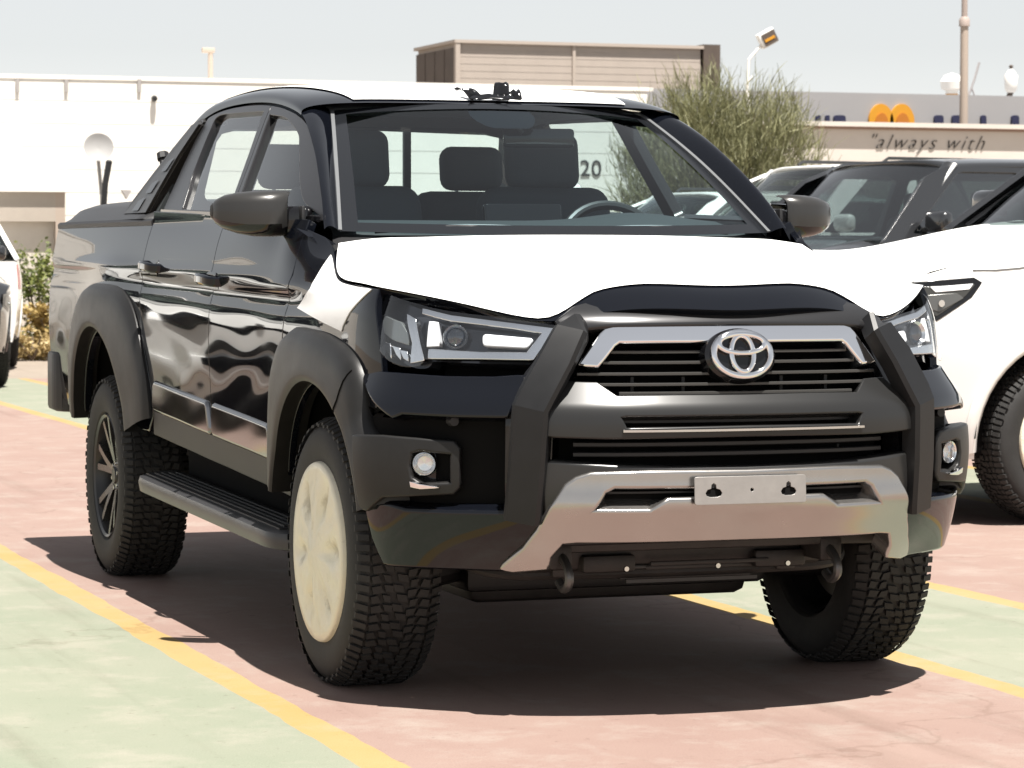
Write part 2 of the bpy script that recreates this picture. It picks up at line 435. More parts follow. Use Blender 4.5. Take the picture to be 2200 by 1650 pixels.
def gridmesh(name, P, m, parent=None, cu=False, cv=False, sharp=None, mir=False, thick=0.0):
    P = np.asarray(P, float)
    if mir: P = P * [-1, 1, 1]
    a, b = P.shape[:2]; V = P.reshape(-1, 3); F = []
    for i in range(a if cu else a - 1):
        for j in range(b if cv else b - 1):
            q = (i * b + j, i * b + (j + 1) % b, ((i + 1) % a) * b + (j + 1) % b, ((i + 1) % a) * b + j)
            F.append(q[::-1] if mir else q)
    o = mesh(name, V, F, m, parent, sharp=sharp)
    if thick:
        s = o.modifiers.new('solid', 'SOLIDIFY'); s.thickness = thick; s.offset = -1
    return o
def sweep_data(path, sec, ups):
    """path (n,3), sec (k,2) in (side, up) coords, ups (n,3)"""
    path = np.asarray(path, float); n = len(path); T = np.gradient(path, axis=0); T /= np.linalg.norm(T, axis=1)[:, None]
    U = np.asarray(ups, float); U = U if U.ndim == 2 else np.tile(U, (n, 1)); U = U - T * np.sum(U * T, 1)[:, None]; U /= np.linalg.norm(U, axis=1)[:, None]
    S = np.cross(T, U); sec = np.asarray(sec, float)
    if sec.ndim == 2: sec = np.tile(sec, (n, 1, 1))
    return path[:, None] + S[:, None] * sec[:, :, :1] + U[:, None] * sec[:, :, 1:]
def sweep(name, path, sec, ups, m, parent=None, mir=False, caps=True, sharp=R(35)):
    P = sweep_data(path, sec, ups)
    if mir: P = P * [-1, 1, 1]
    a, b = P.shape[:2]; V = P.reshape(-1, 3); F = [(i * b + j, i * b + (j + 1) % b, (i + 1) * b + (j + 1) % b, (i + 1) * b + j) for i in range(a - 1) for j in range(b)]
    if caps: F += [tuple(range(b))[::-1], tuple((a - 1) * b + j for j in range(b))]
    return mesh(name, V, F, m, parent, sharp=sharp)
def copy_tree(o, parent=None):
    c = o.copy(); col.objects.link(c); c.parent = parent
    for ch in o.children: copy_tree(ch, c)
    return c

# ================================================================== GROUND
def painted(name, c1, c2, c3, s1=1.2, worn=.5):
    m = bpy.data.materials.new(name); m.use_nodes = True; nt = m.node_tree; b = nt.nodes['Principled BSDF']; b.inputs['Roughness'].default_value = .75
    b.inputs['Specular IOR Level'].default_value = .25
    tc = node(nt, 'ShaderNodeTexCoord')
    def noise(sc, det, ro=.6, st=None):
        n = node(nt, 'ShaderNodeTexNoise'); n.inputs['Scale'].default_value = sc; n.inputs['Detail'].default_value = det; n.inputs['Roughness'].default_value = ro
        src = tc.outputs['Object']
        if st: mp = node(nt, 'ShaderNodeMapping'); mp.inputs['Scale'].default_value = st; nt.links.new(src, mp.inputs[0]); src = mp.outputs[0]
        nt.links.new(src, n.inputs['Vector']); return n.outputs[0]
    def ramp(i, a, b_, ca, cb):
        r = node(nt, 'ShaderNodeValToRGB'); e = r.color_ramp.elements; e[0].position, e[1].position = a, b_; e[0].color, e[1].color = (*ca, 1), (*cb, 1)
        nt.links.new(i, r.inputs[0]); return r.outputs[0]
    def mixc(f, a, b_, typ='MIX'):
        x = node(nt, 'ShaderNodeMix'); x.data_type = 'RGBA'; x.blend_type = typ
        if isinstance(f, float): x.inputs['Factor'].default_value = f
        else: nt.links.new(f, x.inputs['Factor'])
        nt.links.new(a, x.inputs[6]); nt.links.new(b_, x.inputs[7]); return x.outputs[2]
    base = ramp(noise(s1, 8), .35, .65, c1, c2)
    wornm = ramp(noise(3.1, 10, .72), .50, .50 + .28, (0, 0, 0), (worn, worn, worn))
    wc = node(nt, 'ShaderNodeRGB'); wc.outputs[0].default_value = (*c3, 1)
    x = mixc(wornm, base, wc.outputs[0])
    spots = ramp(noise(26, 4, .7), .62, .72, (1, 1, 1), (.62, .58, .55))
    x = mixc(.7, x, spots, 'MULTIPLY')
    stain = ramp(noise(.8, 6, .6, (1, .35, 1)), .60, .78, (1, 1, 1), (.72, .70, .68))
    x = mixc(.8, x, stain, 'MULTIPLY')
    # fine cracks and dark scuffs
    vo = node(nt, 'ShaderNodeTexVoronoi', feature='DISTANCE_TO_EDGE'); vo.inputs['Scale'].default_value = .28
    wn = node(nt, 'ShaderNodeTexNoise'); wn.inputs['Scale'].default_value = 2.2; wn.inputs['Detail'].default_value = 8; nt.links.new(tc.outputs['Object'], wn.inputs['Vector'])
    ad = node(nt, 'ShaderNodeMix', data_type='RGBA', blend_type='LINEAR_LIGHT'); ad.inputs['Factor'].default_value = .35
    nt.links.new(tc.outputs['Object'], ad.inputs[6]); nt.links.new(wn.outputs['Color'], ad.inputs[7]); nt.links.new(ad.outputs[2], vo.inputs['Vector'])
    crack = ramp(vo.outputs['Distance'], .0008, .0030, (.72, .68, .65), (1, 1, 1)); x = mixc(.6, x, crack, 'MULTIPLY')
    scuff = ramp(noise(1.7, 7, .75, (.5, 2.6, 1)), .66, .74, (1, 1, 1), (.58, .56, .54)); x = mixc(.75, x, scuff, 'MULTIPLY')
    trk = ramp(noise(1.0, 5, .6, (5.0, .22, 1)), .56, .74, (1, 1, 1), (.74, .72, .70)); x = mixc(.7, x, trk, 'MULTIPLY')
    agg = ramp(noise(240, 2, .6), .40, .60, (.80, .79, .78), (1.1, 1.1, 1.1)); x = mixc(.55, x, agg, 'MULTIPLY')
    speck = ramp(noise(75, 3, .8), .70, .78, (1, 1, 1), (.70, .66, .62)); x = mixc(.6, x, speck, 'MULTIPLY')
    nt.links.new(x, b.inputs['Base Color'])
    bp = node(nt, 'ShaderNodeBump'); bp.inputs['Strength'].default_value = .35; bp.inputs['Distance'].default_value = .004
    nt.links.new(noise(160, 5, .7), bp.inputs['Height']); nt.links.new(bp.outputs[0], b.inputs['Normal'])
    return m
PINK = painted('pink_painted_concrete', (.222, .152, .130), (.245, .176, .150), (.285, .245, .213), worn=1.0)
GREEN = painted('green_painted_concrete', (.184, .203, .152), (.214, .222, .172), (.280, .262, .218), worn=1.0)
YELLOW = painted('yellow_line_paint', (.295, .203, .078), (.31, .228, .108), (.295, .25, .175), worn=.7)
SAND = painted('sandy_concrete', (.215, .18, .148), (.245, .208, .172), (.275, .238, .20))

def sheet(name, x0, x1, y0, y1, z, m):
    return tag(gridmesh(name, np.array([[(x0, y0, z), (x1, y0, z)], [(x0, y1, z), (x1, y1, z)]]), m), kind='structure')
sheet('ground', -400, 600, -300, 900, 0, SAND)
# painted strips, laid edge to edge: boundaries in x with slightly uneven hand-painted edges
LINES = [-4.19, -2.16, -1.12, .945, 1.96, 4.01, 5.04, 7.10]
YS = np.concatenate([np.arange(-12, 12, .09), np.arange(12, 21.1, .5)])
def edge_path(x, ph):
    w = .004 * np.sin(YS * 3.1 + ph) + .003 * np.sin(YS * 9.7 + 2 * ph) + rng.normal(0, .0022, len(YS)); return np.stack([x + w, YS, np.full(len(YS), .004)], 1)
EDG = []
for i, x in enumerate(LINES): EDG += [edge_path(x - .052, i * 1.3), edge_path(x + .052, i * 2.1 + 1)]
EDG = [edge_path(-5.2, .3)] + EDG + [edge_path(8.1, .7)]
for i in range(len(EDG) - 1):
    if i % 2: nm, m_ = 'bay_line', YELLOW
    else: nm, m_ = ('walkway', GREEN) if (i // 2) % 2 == 0 else ('parking_bay', PINK)
    tag(gridmesh(nm, np.array([EDG[i], EDG[i + 1]]).transpose(1, 0, 2), m_), kind='structure')

# ================================================================== PICKUP TRUCK
truck = empty('pickup_truck')
tag(truck, 'black double-cab pickup truck with white film on its hood and roof', 'pickup truck')
MX = np.array([-1., 1., 1.])
def hit(surf, pts, g):
    """pixels on the truck's right side (image left) -> (u,v) of the +x modelled surface"""
    s = Surf(lambda u, v: surf.f(u, v) * MX, surf.sgn); return s.uvs(pts, g)

# ---- body side: half width over (y, z)
SZ = [.38, .50, .62, .78, .92, 1.05, 1.12, 1.20, 1.28, 1.36]
SY = [-.60, -.40, -.20, 0, .25, .45, .62, .8, 1.4, 2.4, 3.05, 3.7, 4.25]
SV = [[.70, .735, .765, .785, .79, .775, .755, .71, .63, .53],
      [.80, .83, .850, .862, .866, .860, .848, .800, .71, .60],
      [.825, .852, .868, .878, .881, .876, .860, .805, .715, .60],
      [.835, .860, .876, .886, .890, .886, .868, .803, .71, .60],
      [.838, .862, .880, .891, .895, .892, .880, .838, .77, .68],
      [.838, .862, .882, .894, .899, .897, .891, .876, .848, .81],
      [.838, .862, .883, .896, .9015, .8995, .8945, .884, .8625, .833],
      [.838, .862, .884, .897, .903, .901, .897, .888, .871, .848],
      [.838, .862, .885, .899, .905, .903, .899, .890, .873, .850],
      [.838, .862, .885, .899, .905, .903, .899, .890, .874, .853],
      [.838, .866, .890, .906, .913, .910, .904, .892, .878, .862],
      [.835, .862, .885, .900, .907, .904, .899, .889, .877, .862],
      [.83, .856, .879, .894, .900, .897, .892, .882, .871, .857]]
SV = np.array(SV); NAR = np.array([0, 0, 0, .004, .010, .016, .0205, .024, .024, .024, .020, .016, .012])[:, None] * np.array([.3, .5, .8, 1, 1, 1, 1, 1, 1, 1.2])
S2 = Spl2(SY, SZ, SV - NAR)
def sstep(x, a, b): t = np.clip((x - a) / (b - a), 0, 1); return t * t * (3 - 2 * t)
def side_f(y, z):
    x = S2(y, z)
    zc = 1.165 + .018 * (y - 1.3)
    k = sstep(y, -.15, .45)
    x = x + k * (.006 * np.exp(-((z - zc) / .020) ** 2) - .010 * np.exp(-((z - zc + .05) / .034) ** 2))
    x = x + .0008 * k * np.sin(2 * np.pi * (y / .63 + .30 * np.sin(7 * z + 1.3 * y))) * np.sin(2 * np.pi * z / .24) * (1 - sstep(z, 1.02, 1.10))
    x = x + .024 * np.exp(-((y - 3.0) / .42) ** 2 - ((z - 1.13) / .09) ** 2)
    return np.stack([x, y + 0 * x, z + 0 * x], 1)
SD = Surf(side_f, 1)

# ---- greenhouse side
G2 = Spl2([.4, .7, 1.0, 1.4, 2.0, 2.4, 2.7], [1.28, 1.38, 1.5, 1.62, 1.74, 1.80],
          [[.775, .735, .68, .62, .565, .535], [.818, .78, .722, .664, .605, .57], [.834, .797, .742, .686, .628, .594], [.838, .802, .748, .693, .636, .602],
           [.838, .802, .748, .694, .638, .604], [.835, .798, .742, .687, .630, .596], [.825, .786, .728, .670, .612, .58]])
GH = Surf(lambda y, z: np.stack([G2(y, z), y, z], 1), 1)

# ---- front wrap surface W(s, z)
PL = np.array([(0, -1.0), (.2, -.99), (.35, -.965), (.45, -.93), (.55, -.88), (.65, -.805), (.74, -.71), (.81, -.60), (.85, -.47), (.872, -.33), (.885, -.15), (.892, .05), (.895, .3)])
PLs = np.concatenate([[0], np.cumsum(np.linalg.norm(np.diff(PL, axis=0), axis=1))])
PLf = np.vstack([PL[:0:-1] * [-1, 1], PL]); PLt = np.concatenate([-PLs[:0:-1], PLs])
PS = Spl(PLt, PLf)
DZ = [.36, .45, .55, .62, .75, .84, .90, .96, 1.02, 1.08, 1.14]
DF = Spl(DZ, [.12, .055, .012, 0, 0, .008, .040, .064, .082, .105, .145])
DS = Spl(DZ, [.06, .035, .018, .008, 0, 0, 0, .004, .012, .026, .05])
def wrap_f(s, z):
    P = PS(s); T = PS(s + 1e-3) - PS(s - 1e-3); T /= np.linalg.norm(T, axis=1)[:, None]; N = np.stack([T[:, 1], -T[:, 0]], 1)
    w = sstep(np.abs(s), .70, 1.12); d = DF(z) * (1 - w) + DS(z) * w
    Q = P - N * d[:, None]
    return np.stack([Q[:, 0], Q[:, 1], z + 0 * d], 1)
WR = Surf(wrap_f, 1)
# squarer plan for the bumper itself
PL2 = np.array([(0, -1.0), (.2, -.99), (.35, -.965), (.45, -.93), (.55, -.885), (.65, -.82), (.74, -.745), (.81, -.675), (.87, -.59), (.905, -.50), (.918, -.40), (.922, -.28), (.922, -.1)])
P2s = np.concatenate([[0], np.cumsum(np.linalg.norm(np.diff(PL2, axis=0), axis=1))])
PS2 = Spl(np.concatenate([-P2s[:0:-1], P2s]), np.vstack([PL2[:0:-1] * [-1, 1], PL2]))
def wrap2_f(s, z):
    a_ = sstep(z + 0 * s, .80, .96)[:, None]; P = PS2(s) * (1 - a_) + PS(s) * a_; T = (PS2(s + 1e-3) - PS2(s - 1e-3)) * (1 - a_) + (PS(s + 1e-3) - PS(s - 1e-3)) * a_; T /= np.linalg.norm(T, axis=1)[:, None]; N = np.stack([T[:, 1], -T[:, 0]], 1)
    w = sstep(np.abs(s), .70, 1.12); d = DF(z) * (1 - w) + (DS(z) + .010 * np.clip((z - .84) / .1, 0, 1)) * w
    Q = P - N * d[:, None]
    return np.stack([Q[:, 0], Q[:, 1], z + 0 * d], 1)
W2 = Surf(wrap2_f, 1)
def wuv2(pts, off=0.0, g=(-.5, .8)): return (W2.off(off) if off else W2).uvs(pts, g)
def wuv(pts, off=0.0, g=(-.5, .8)):
    """image-left pixels -> (s,z) on the wrap surface"""
    return (WR.off(off) if off else WR).uvs(pts, g)
def symm(L):
    """left-half open path (centre ... centre) -> closed symmetric polygon"""
    L = np.array(L); L[0, 0] = 0; L[-1, 0] = 0
    Rr = (L * [-1, 1])[::-1]
    return np.vstack([L, Rr[1:-1]])
def flipx(P): return (np.asarray(P) * [-1, 1])[::-1]

# ---- hood
HU = [0, .45, .62, .82, 1.0]
HV = [0, .07, .22, .58, 1.0]
HC = np.array([
    [(0, -.935, 1.095), (0, -.875, 1.142), (0, -.70, 1.190), (0, -.25, 1.256), (0, .22, 1.298)],
    [(.36, -.865, 1.088), (.37, -.80, 1.132), (.385, -.65, 1.174), (.40, -.22, 1.238), (.38, .235, 1.294)],
    [(.49, -.805, 1.066), (.50, -.76, 1.096), (.52, -.62, 1.145), (.55, -.2, 1.218), (.52, .25, 1.290)],
    [(.66, -.655, 1.104), (.665, -.62, 1.122), (.68, -.50, 1.148), (.70, -.12, 1.204), (.645, .27, 1.286)],
    [(.836, -.40, 1.150), (.836, -.36, 1.152), (.833, -.24, 1.158), (.822, .03, 1.178), (.755, .275, 1.272)]])
HF = np.concatenate([HC[:0:-1] * MX, HC]); HT = np.concatenate([-np.array(HU)[:0:-1], HU])
HD2 = Spl2(HT, HV, HF)
NU = 57
def hood_grid(v0, off, nv=26, u0=-1., u1=1.):
    us = np.linspace(u0, u1, NU); P = []
    for k in range(nv):
        t = k / (nv - 1); vv = np.array([v0(u) if callable(v0) else v0 for u in us]); v = vv + (1 - vv) * t ** 1.4
        p = HD2(us, v)
        if off:
            e = 2e-3; n = np.cross(HD2(us + e, v) - HD2(us - e, v), HD2(us, np.minimum(v + e, 1)) - HD2(us, np.maximum(v - e, 0))); n /= np.linalg.norm(n, axis=1)[:, None]
            p = p + n * off
        P.append(p)
    return np.array(P)
hood = gridmesh('hood', hood_grid(0, 0), PAINT, truck)
fcut = lambda u: float(np.interp(abs(u), [0, .25, .42, .50, .58, .63, 1], [.100, .096, .080, .055, .026, .010, .003]))
gridmesh('protective_film', hood_grid(fcut, .004, u0=-.9995, u1=.9995), FILM, hood)
# turned-down front lip of the hood
us = np.linspace(-1, 1, NU); e0 = HD2(us, np.zeros(NU)); gridmesh('hood_lip', np.array([e0, e0 + [0, .02, -.02], e0 + [0, .09, -.03]]), PAINT, hood)

# ---- front fenders (panel + white film on the top)
seam = np.array([(p[1], p[2]) for p in HD2(np.ones(14), np.linspace(0.0, 1, 14))])
arch = [(.485 * math.cos(a), .395 + .485 * math.sin(a)) for a in np.linspace(R(22), R(160), 24)]
fend = np.vstack([[(.44, 1.318), (.40, 1.18), (.425, 1.08), (.455, .9), (.475, .60)], arch, [(-.47, .62), (-.475, .86), (-.46, .97), (-.44, 1.03), (-.415, 1.10), (-.402, 1.147)], seam + [0, -.004], [(.33, 1.292)]])
fenders = both('fender', SD, fend, PAINT, truck, h=.028, depth=.02, edge=.003)
ff = hit(SD, [(640, 662), (690, 690), (735, 712), (738, 700), (752, 672), (775, 645), (800, 622)], (.2, 1.08))
ff2 = hit(SD, [(712, 548), (690, 580), (668, 620)], (.2, 1.22))
film_f = np.vstack([ff, [(-.34, 1.148)], seam[3:12] + [0, -.0075], ff2])
for f, mr in zip(fenders, (True, False)): patch('protective_film', SD.off(.003), film_f, FILM, f, mir=mr, h=.022, depth=.003)

# ---- doors
zdoor = lambda y: .590 + .043 * y
zbelt = lambda y: 1.335 + .024 * y
# window openings on the greenhouse
gut = Spl([.9, 1.05, 1.2, 1.4, 1.7, 2.0, 2.3, 2.5, 2.7], [1.655, 1.692, 1.718, 1.742, 1.762, 1.768, 1.760, 1.738, 1.700])
def gx(y): return float(G2([y], [gut(y)])[0])
gb = hit(GH, [(516, 405), (566, 243)], (1.3, 1.45)); YL = lambda z: float(gb[0][0] + (gb[1][0] - gb[0][0]) * .55 * (z - gb[0][1]) / (gb[1][1] - gb[0][1]))
YB = YL(1.37)
fw_pts = hit(GH, [(571, 247), (598, 248), (617, 254), (632, 266), (641, 285), (644, 320), (647, 370), (650, 420)], (1.3, 1.70))
fd = outline([(.45, zbelt(.45)), (.412, 1.19), (.435, 1.07), (.465, .9), (.484, zdoor(.48))], [(.484, zdoor(.48)), (YB - .004, zdoor(YB))], [(YB - .004, zdoor(YB)), (YB + .003, 1.0), (YB - .004, zbelt(YB))], [(YB - .004, zbelt(YB)), (.85, zbelt(.85)), (.45, zbelt(.45))])
rd = outline([(YB + .004, zbelt(YB)), (YB + .011, 1.0), (YB + .004, zdoor(YB))], [(YB + .004, zdoor(YB)), (2.27, zdoor(2.27))], [(2.27, zdoor(2.27)), (2.36, .84), (2.44, 1.0), (2.465, 1.15), (2.47, zbelt(2.47))], [(2.47, zbelt(2.47)), (2.0, zbelt(2.0)), (YB + .004, zbelt(YB))])
fdoors = both('front_door', SD, fd, PAINT, truck, h=.028, depth=.03, edge=.003)
rdoors = both('rear_door', SD, rd, PAINT, truck, h=.028, depth=.03, edge=.003)
fw_ = outline([(YL(fw_pts[0][1]) - .035, fw_pts[0][1]), tuple(fw_pts[1]), tuple(fw_pts[2]), tuple(fw_pts[4]), tuple(fw_pts[5]), tuple(fw_pts[7]), (.47, zbelt(.47) + .012)], [(.47, zbelt(.47) + .012), (YB - .045, zbelt(YB) + .012)], [(YB - .045, zbelt(YB) + .012), (YL(1.53) - .04, 1.53), (YL(fw_pts[0][1]) - .035, fw_pts[0][1])])
rw_pts = hit(GH, [(541, 243), (505, 243), (469, 250), (450, 285), (432, 330), (416, 370), (404, 410), (397, 438)], (1.42, 1.70))
rw_ = outline([(YB + .045, zbelt(YB) + .012), (YL(1.53) + .05, 1.53), (YL(rw_pts[0][1]) + .06, rw_pts[0][1])], [(YL(rw_pts[0][1]) + .06, rw_pts[0][1]), tuple(rw_pts[1]), tuple(rw_pts[2]), tuple(rw_pts[3]), tuple(rw_pts[5]), tuple(rw_pts[6]), (rw_pts[7][0], zbelt(rw_pts[7][0]) + .012)], [(rw_pts[7][0], zbelt(rw_pts[7][0]) + .012), (YB + .045, zbelt(YB) + .012)])
top = [(y, float(gut(y)) - .012) for y in np.linspace(.93, YL(1.73) - .01, 7)]
ffr = np.vstack([[(.42, zbelt(.42)), (.50, 1.405), (.60, 1.475), (.72, 1.55), (.84, 1.61)], top, [(YL(1.60) - .004, 1.60), (YB - .004, zbelt(YB))]])
top2 = [(y, float(gut(y)) - .012) for y in np.linspace(YL(1.73) + .002, 2.42, 14)]
rfr = np.vstack([[(YB + .004, zbelt(YB)), (YL(1.60) + .004, 1.60)], top2, [(2.48, 1.66), (2.50, 1.55), (2.48, zbelt(2.48))]])
BODYT = mat('door_frame_black', (.016, .016, .018), .3)
for doors, fr, wn in ((fdoors, ffr, fw_), (rdoors, rfr, rw_)):
    for d, mr in zip(doors, (True, False)):
        patch('window_frame', GH.off(.002), fr, BODYT, d, holes=[wn], mir=mr, h=.03, depth=.035, edge=.003)
        patch('window_glass', GH.off(-.014), roundpoly(wn, .0) if False else wn, SGLASS, d, mir=mr, h=.05, depth=.002)
# belt mouldings (bright strip along the window bottoms)
for d, y0, y1 in ((fdoors, .46, YB - .006), (rdoors, YB + .006, 2.46)):
    ys = np.linspace(y0, y1, 12); pth = np.array([(G2([y], [zbelt(y)])[0] + .006, y, zbelt(y) + .003) for y in ys])
    for q, mr in zip(d, (True, False)):
        sweep('belt_moulding', pth, [(-.009, -.007), (.009, -.007), (.010, .004), (-.004, .009)], (1, 0, .5), GLOSSB, q, mir=mr)
# door handles
hpos = hit(SD, [(452, 600), (328, 572)], (1.3, 1.15))
for d, (yy, zz) in ((fdoors, hpos[0]), (rdoors, hpos[1])):
    for q, mr in zip(d, (True, False)):
        p0 = SD.pt(yy, zz)[0]
        patch('handle_recess', SD.off(.0015), roundpoly([(yy - .085, zz - .036), (yy + .055, zz - .034), (yy + .055, zz + .026), (yy - .085, zz + .022)], .04, 6), GLOSSB, q, mir=mr, h=.03, depth=.002)
        pth = np.array([(p0 - .012, yy - .115, zz - .008), (p0 + .026, yy - .095, zz - .006), (p0 + .036, yy - .04, zz), (p0 + .036, yy + .02, zz + .002), (p0 + .024, yy + .075, zz + .004), (p0 - .012, yy + .095, zz + .004)])
        sweep('handle', crv(pth, 5), [(-.016, -.006), (-.01, -.011), (.01, -.011), (.016, -.006), (.016, .006), (.01, .011), (-.01, .011), (-.016, .006)], (1, 0, 0), PAINT, q, mir=mr)
# bright lower door mouldings
for d, y0, y1 in ((fdoors, .62, YB - .02), (rdoors, YB + .03, 2.26)):
    o = roundpoly([(y0, zdoor(y0) + .002), (y1, zdoor(y1) + .002), (y1 - .02, zdoor(y1) + .088), (y0 + .02, zdoor(y0) + .088)], .012)
    for q, mr in zip(d, (True, False)): patch('lower_moulding', SD.off(.012), o, MOULD, q, mir=mr, h=.025, depth=.03, edge=.016)
# rocker panel below the doors
rk = np.array([(.47, zdoor(.47) - .010), (2.3, zdoor(2.3) - .010), (2.34, zdoor(2.34) - .10), (.47, zdoor(.47) - .10)])
both('rocker_panel', SD.off(-.004), rk, BLACKP, truck, h=.04, depth=.03, edge=.004)
both('inner_door_shell', SD.off(-.05), np.array([(.40, .5), (2.5, .58), (2.5, 1.33), (.47, 1.31)]), DEEP, truck, h=.12, depth=.002)

# ---- bed sides, tailgate, cover
barch = [(3.075 + .505 * math.cos(a), .455 + .505 * math.sin(a)) for a in np.linspace(R(162), R(18), 26)]
zrail = lambda y: 1.352
bs = np.vstack([outline([(2.478, 1.352), (2.474, 1.15), (2.45, 1.0), (2.37, .84), (2.30, .69), (2.40, .60)], n=5), [(2.52, .60)], barch, [(3.75, .60), (4.10, .66), (4.19, .74), (4.225, .95), (4.232, 1.2), (4.22, 1.345)]])
both('bed_side', SD, bs, PAINT, truck, h=.03, depth=.03, edge=.006)
for s in (-1, 1):
    ys = np.linspace(2.48, 4.22, 12)
    sweep('bed_rail_cap', np.array([(s * (SD.pt(y, 1.35)[0] - .035), y, 1.358) for y in ys]), [(-.038, -.012), (.038, -.012), (.040, .004), (.03, .014), (-.03, .014), (-.040, .004)], (0, 0, 1), BLACKP, truck)
tg = prism('tailgate', roundpoly([(-.80, .68), (.80, .68), (.83, 1.2), (.82, 1.35), (-.82, 1.35), (-.83, 1.2)], .05), 'Y', 4.19, 4.235, PAINT, truck)
def bedlid():
    P = []
    for k, y in enumerate([2.62, 2.64, 2.75, 3.2, 3.7, 3.98, 4.08, 4.135, 4.15]):
        h = [0.0, .045, .072, .085, .088, .086, .075, .045, .0][k]; r = []
        for t in np.linspace(-1, 1, 33):
            x = .835 * t; r.append((x, y, 1.372 + h * max(0, (1 - abs(t) ** 9)) ** .6))
        P.append(r)
    return np.array(P)
gridmesh('bed_cover', bedlid(), mat('cover_black', (.02, .02, .021), .38, bump=.1, bscale=90), truck, sharp=R(50))
box('bed_liner', (0, 3.38, 1.34), (1.6, 1.6, .05), BLACKP, truck)
# sports bar
sb = [(2.44, 1.722), (2.50, 1.742), (2.58, 1.728), (2.70, 1.655), (2.86, 1.545), (2.99, 1.455), (3.08, 1.385), (2.66, 1.385), (2.60, 1.48), (2.54, 1.60)]
def sbx(y, z): return np.interp(z, [1.36, 1.5, 1.75], [.818, .758, .632])
for s in (-1, 1):
    bm = bmesh.new(); A = [bm.verts.new((s * (sbx(y, z) + .012), y, z)) for y, z in sb]; B = [bm.verts.new((s * (sbx(y, z) - .10), y, z)) for y, z in sb]
    n = len(sb); bm.faces.new(A); bm.faces.new(B[::-1])
    for i in range(n): bm.faces.new((A[i], B[i], B[(i + 1) % n], A[(i + 1) % n]))
    bmesh.ops.recalc_face_normals(bm, faces=bm.faces); bmesh.ops.bevel(bm, geom=list(bm.edges), offset=.012, segments=2, affect='EDGES')
    bar_ = from_bm('sports_bar', bm, mat('sports_bar_black', (.024, .023, .022), .32), truck)
    for (y0, z0, w) in ((2.60, 1.60, .05), (2.68, 1.52, .07), (2.78, 1.455, .08)):
        q = [(y0 - .02, z0), (y0 + w, z0 - .012), (y0 + w + .05, z0 - .05), (y0 + .02, z0 - .05)]
        bm = bmesh.new(); vs = [bm.verts.new((s * (sbx(a, b) + .0155), a, b)) for a, b in roundpoly(q, .012, 3)]; bm.faces.new(vs)
        from_bm('side_slot', bm, GLOSSB, bar_)
tube('cross_hoop', [(-.62, 2.55, 1.70), (-.5, 2.60, 1.728), (0, 2.62, 1.74), (.5, 2.60, 1.728), (.62, 2.55, 1.70)], .03, BLACKP, truck)
bm = bmesh.new(); add_tube(bm, [(-.70, 2.845, 1.555), (-.70, 2.87, 1.60)], .016, 8); add_tube(bm, [(-.70, 2.868, 1.60), (-.70, 2.88, 1.622)], .024, 8); from_bm('bar_lamp', bm, BLACKP, truck)
# rear bumper, mud flaps
prism('rear_bumper', roundpoly([(-.86, 3.98), (-.905, 4.06), (-.89, 4.28), (-.5, 4.38), (.5, 4.38), (.89, 4.28), (.905, 4.06), (.86, 3.98)], .05), 'Z', .585, .835, BLACKP, truck, bevel=.02)
for s in (): box('mud_flap', (s * .80, 3.60, .48), (.25, .012, .34), BLACKP, truck, bevel=.004, M=rot(rx=R(-8)))

# ---- roof
yr = np.linspace(1.045, 2.66, 40); zt = Spl([1.0, 1.1, 1.3, 1.6, 1.9, 2.3, 2.55, 2.7], [1.722, 1.752, 1.789, 1.819, 1.832, 1.825, 1.802, 1.755])
def roof_sec(y, n=41, k0=0.0, lim=None):
    a = gx(y) + .004; zg = float(gut(y)); b = float(zt(y)) - zg; out = []
    for t in np.linspace(0, math.pi, n):
        c, s = math.cos(t), math.sin(t)
        out.append((-a * math.copysign(abs(c) ** .42, c), y, zg + b * abs(s) ** .62))
    return out
RP = np.array([roof_sec(y) for y in yr])
roof = gridmesh('roof', RP, PAINT, truck)
# film on the middle of the roof
RF = []
for y in np.linspace(1.075, 2.55, 34):
    sec = np.array(roof_sec(y, 161)); w = .475 + .10 * min(1, max(0, (y - 1.07) / .9)); xs = np.linspace(-w, w, 41)
    RF.append(np.stack([xs, np.full(41, y), np.interp(xs, sec[:, 0], sec[:, 2]) + .004], 1))
gridmesh('protective_film', np.array(RF), FILM, roof)
gridmesh('headliner', np.array([[(p[0] * .96, p[1], p[2] - .035) for p in r] for r in RP])[2:-2], LINER, truck)
# small black tape flaps at the roof's front edge
for a, (x0, y_, w, h_, rz_) in enumerate([(.03, 1.10, .055, .052, .5), (-.055, 1.10, .05, .030, -.9), (.085, 1.12, .05, .028, .2), (-.01, 1.07, .16, .010, .0)]):
    pts = []
    for i in range(7):
        t = i / 6; pts.append([(x0 + w * (j / 4 - .5) * (1 - .35 * t) + .05 * t * rz_, y_ - .03 + .05 * t + .01 * math.sin(3 * t + j), 1.752 + .012 * t + h_ * math.sin(2.4 * t) + .005 * math.sin(3 * j + a)) for j in range(5)])
    gridmesh('tape_flap', np.array(pts), GLOSSB, roof, thick=.001)

# ---- windscreen
def ws(t, k, n=33, inset=0.0):
    """row t of the windscreen (0 bottom, 1 top)"""
    w = .705 + (.538 - .705) * t - inset; xs = np.linspace(-w, w, n); q = (xs / w) ** 2
    y = .30 + .735 * t + (.125 - .065 * t) * q; z = 1.298 + .436 * t + .022 * math.sin(math.pi * t) + (.012 - .040 * t) * q
    return np.stack([xs, y, z], 1)
WSG = np.array([ws(t, 0) for t in np.linspace(0, 1, 18)])
gridmesh('windscreen', WSG, GLASS, truck)
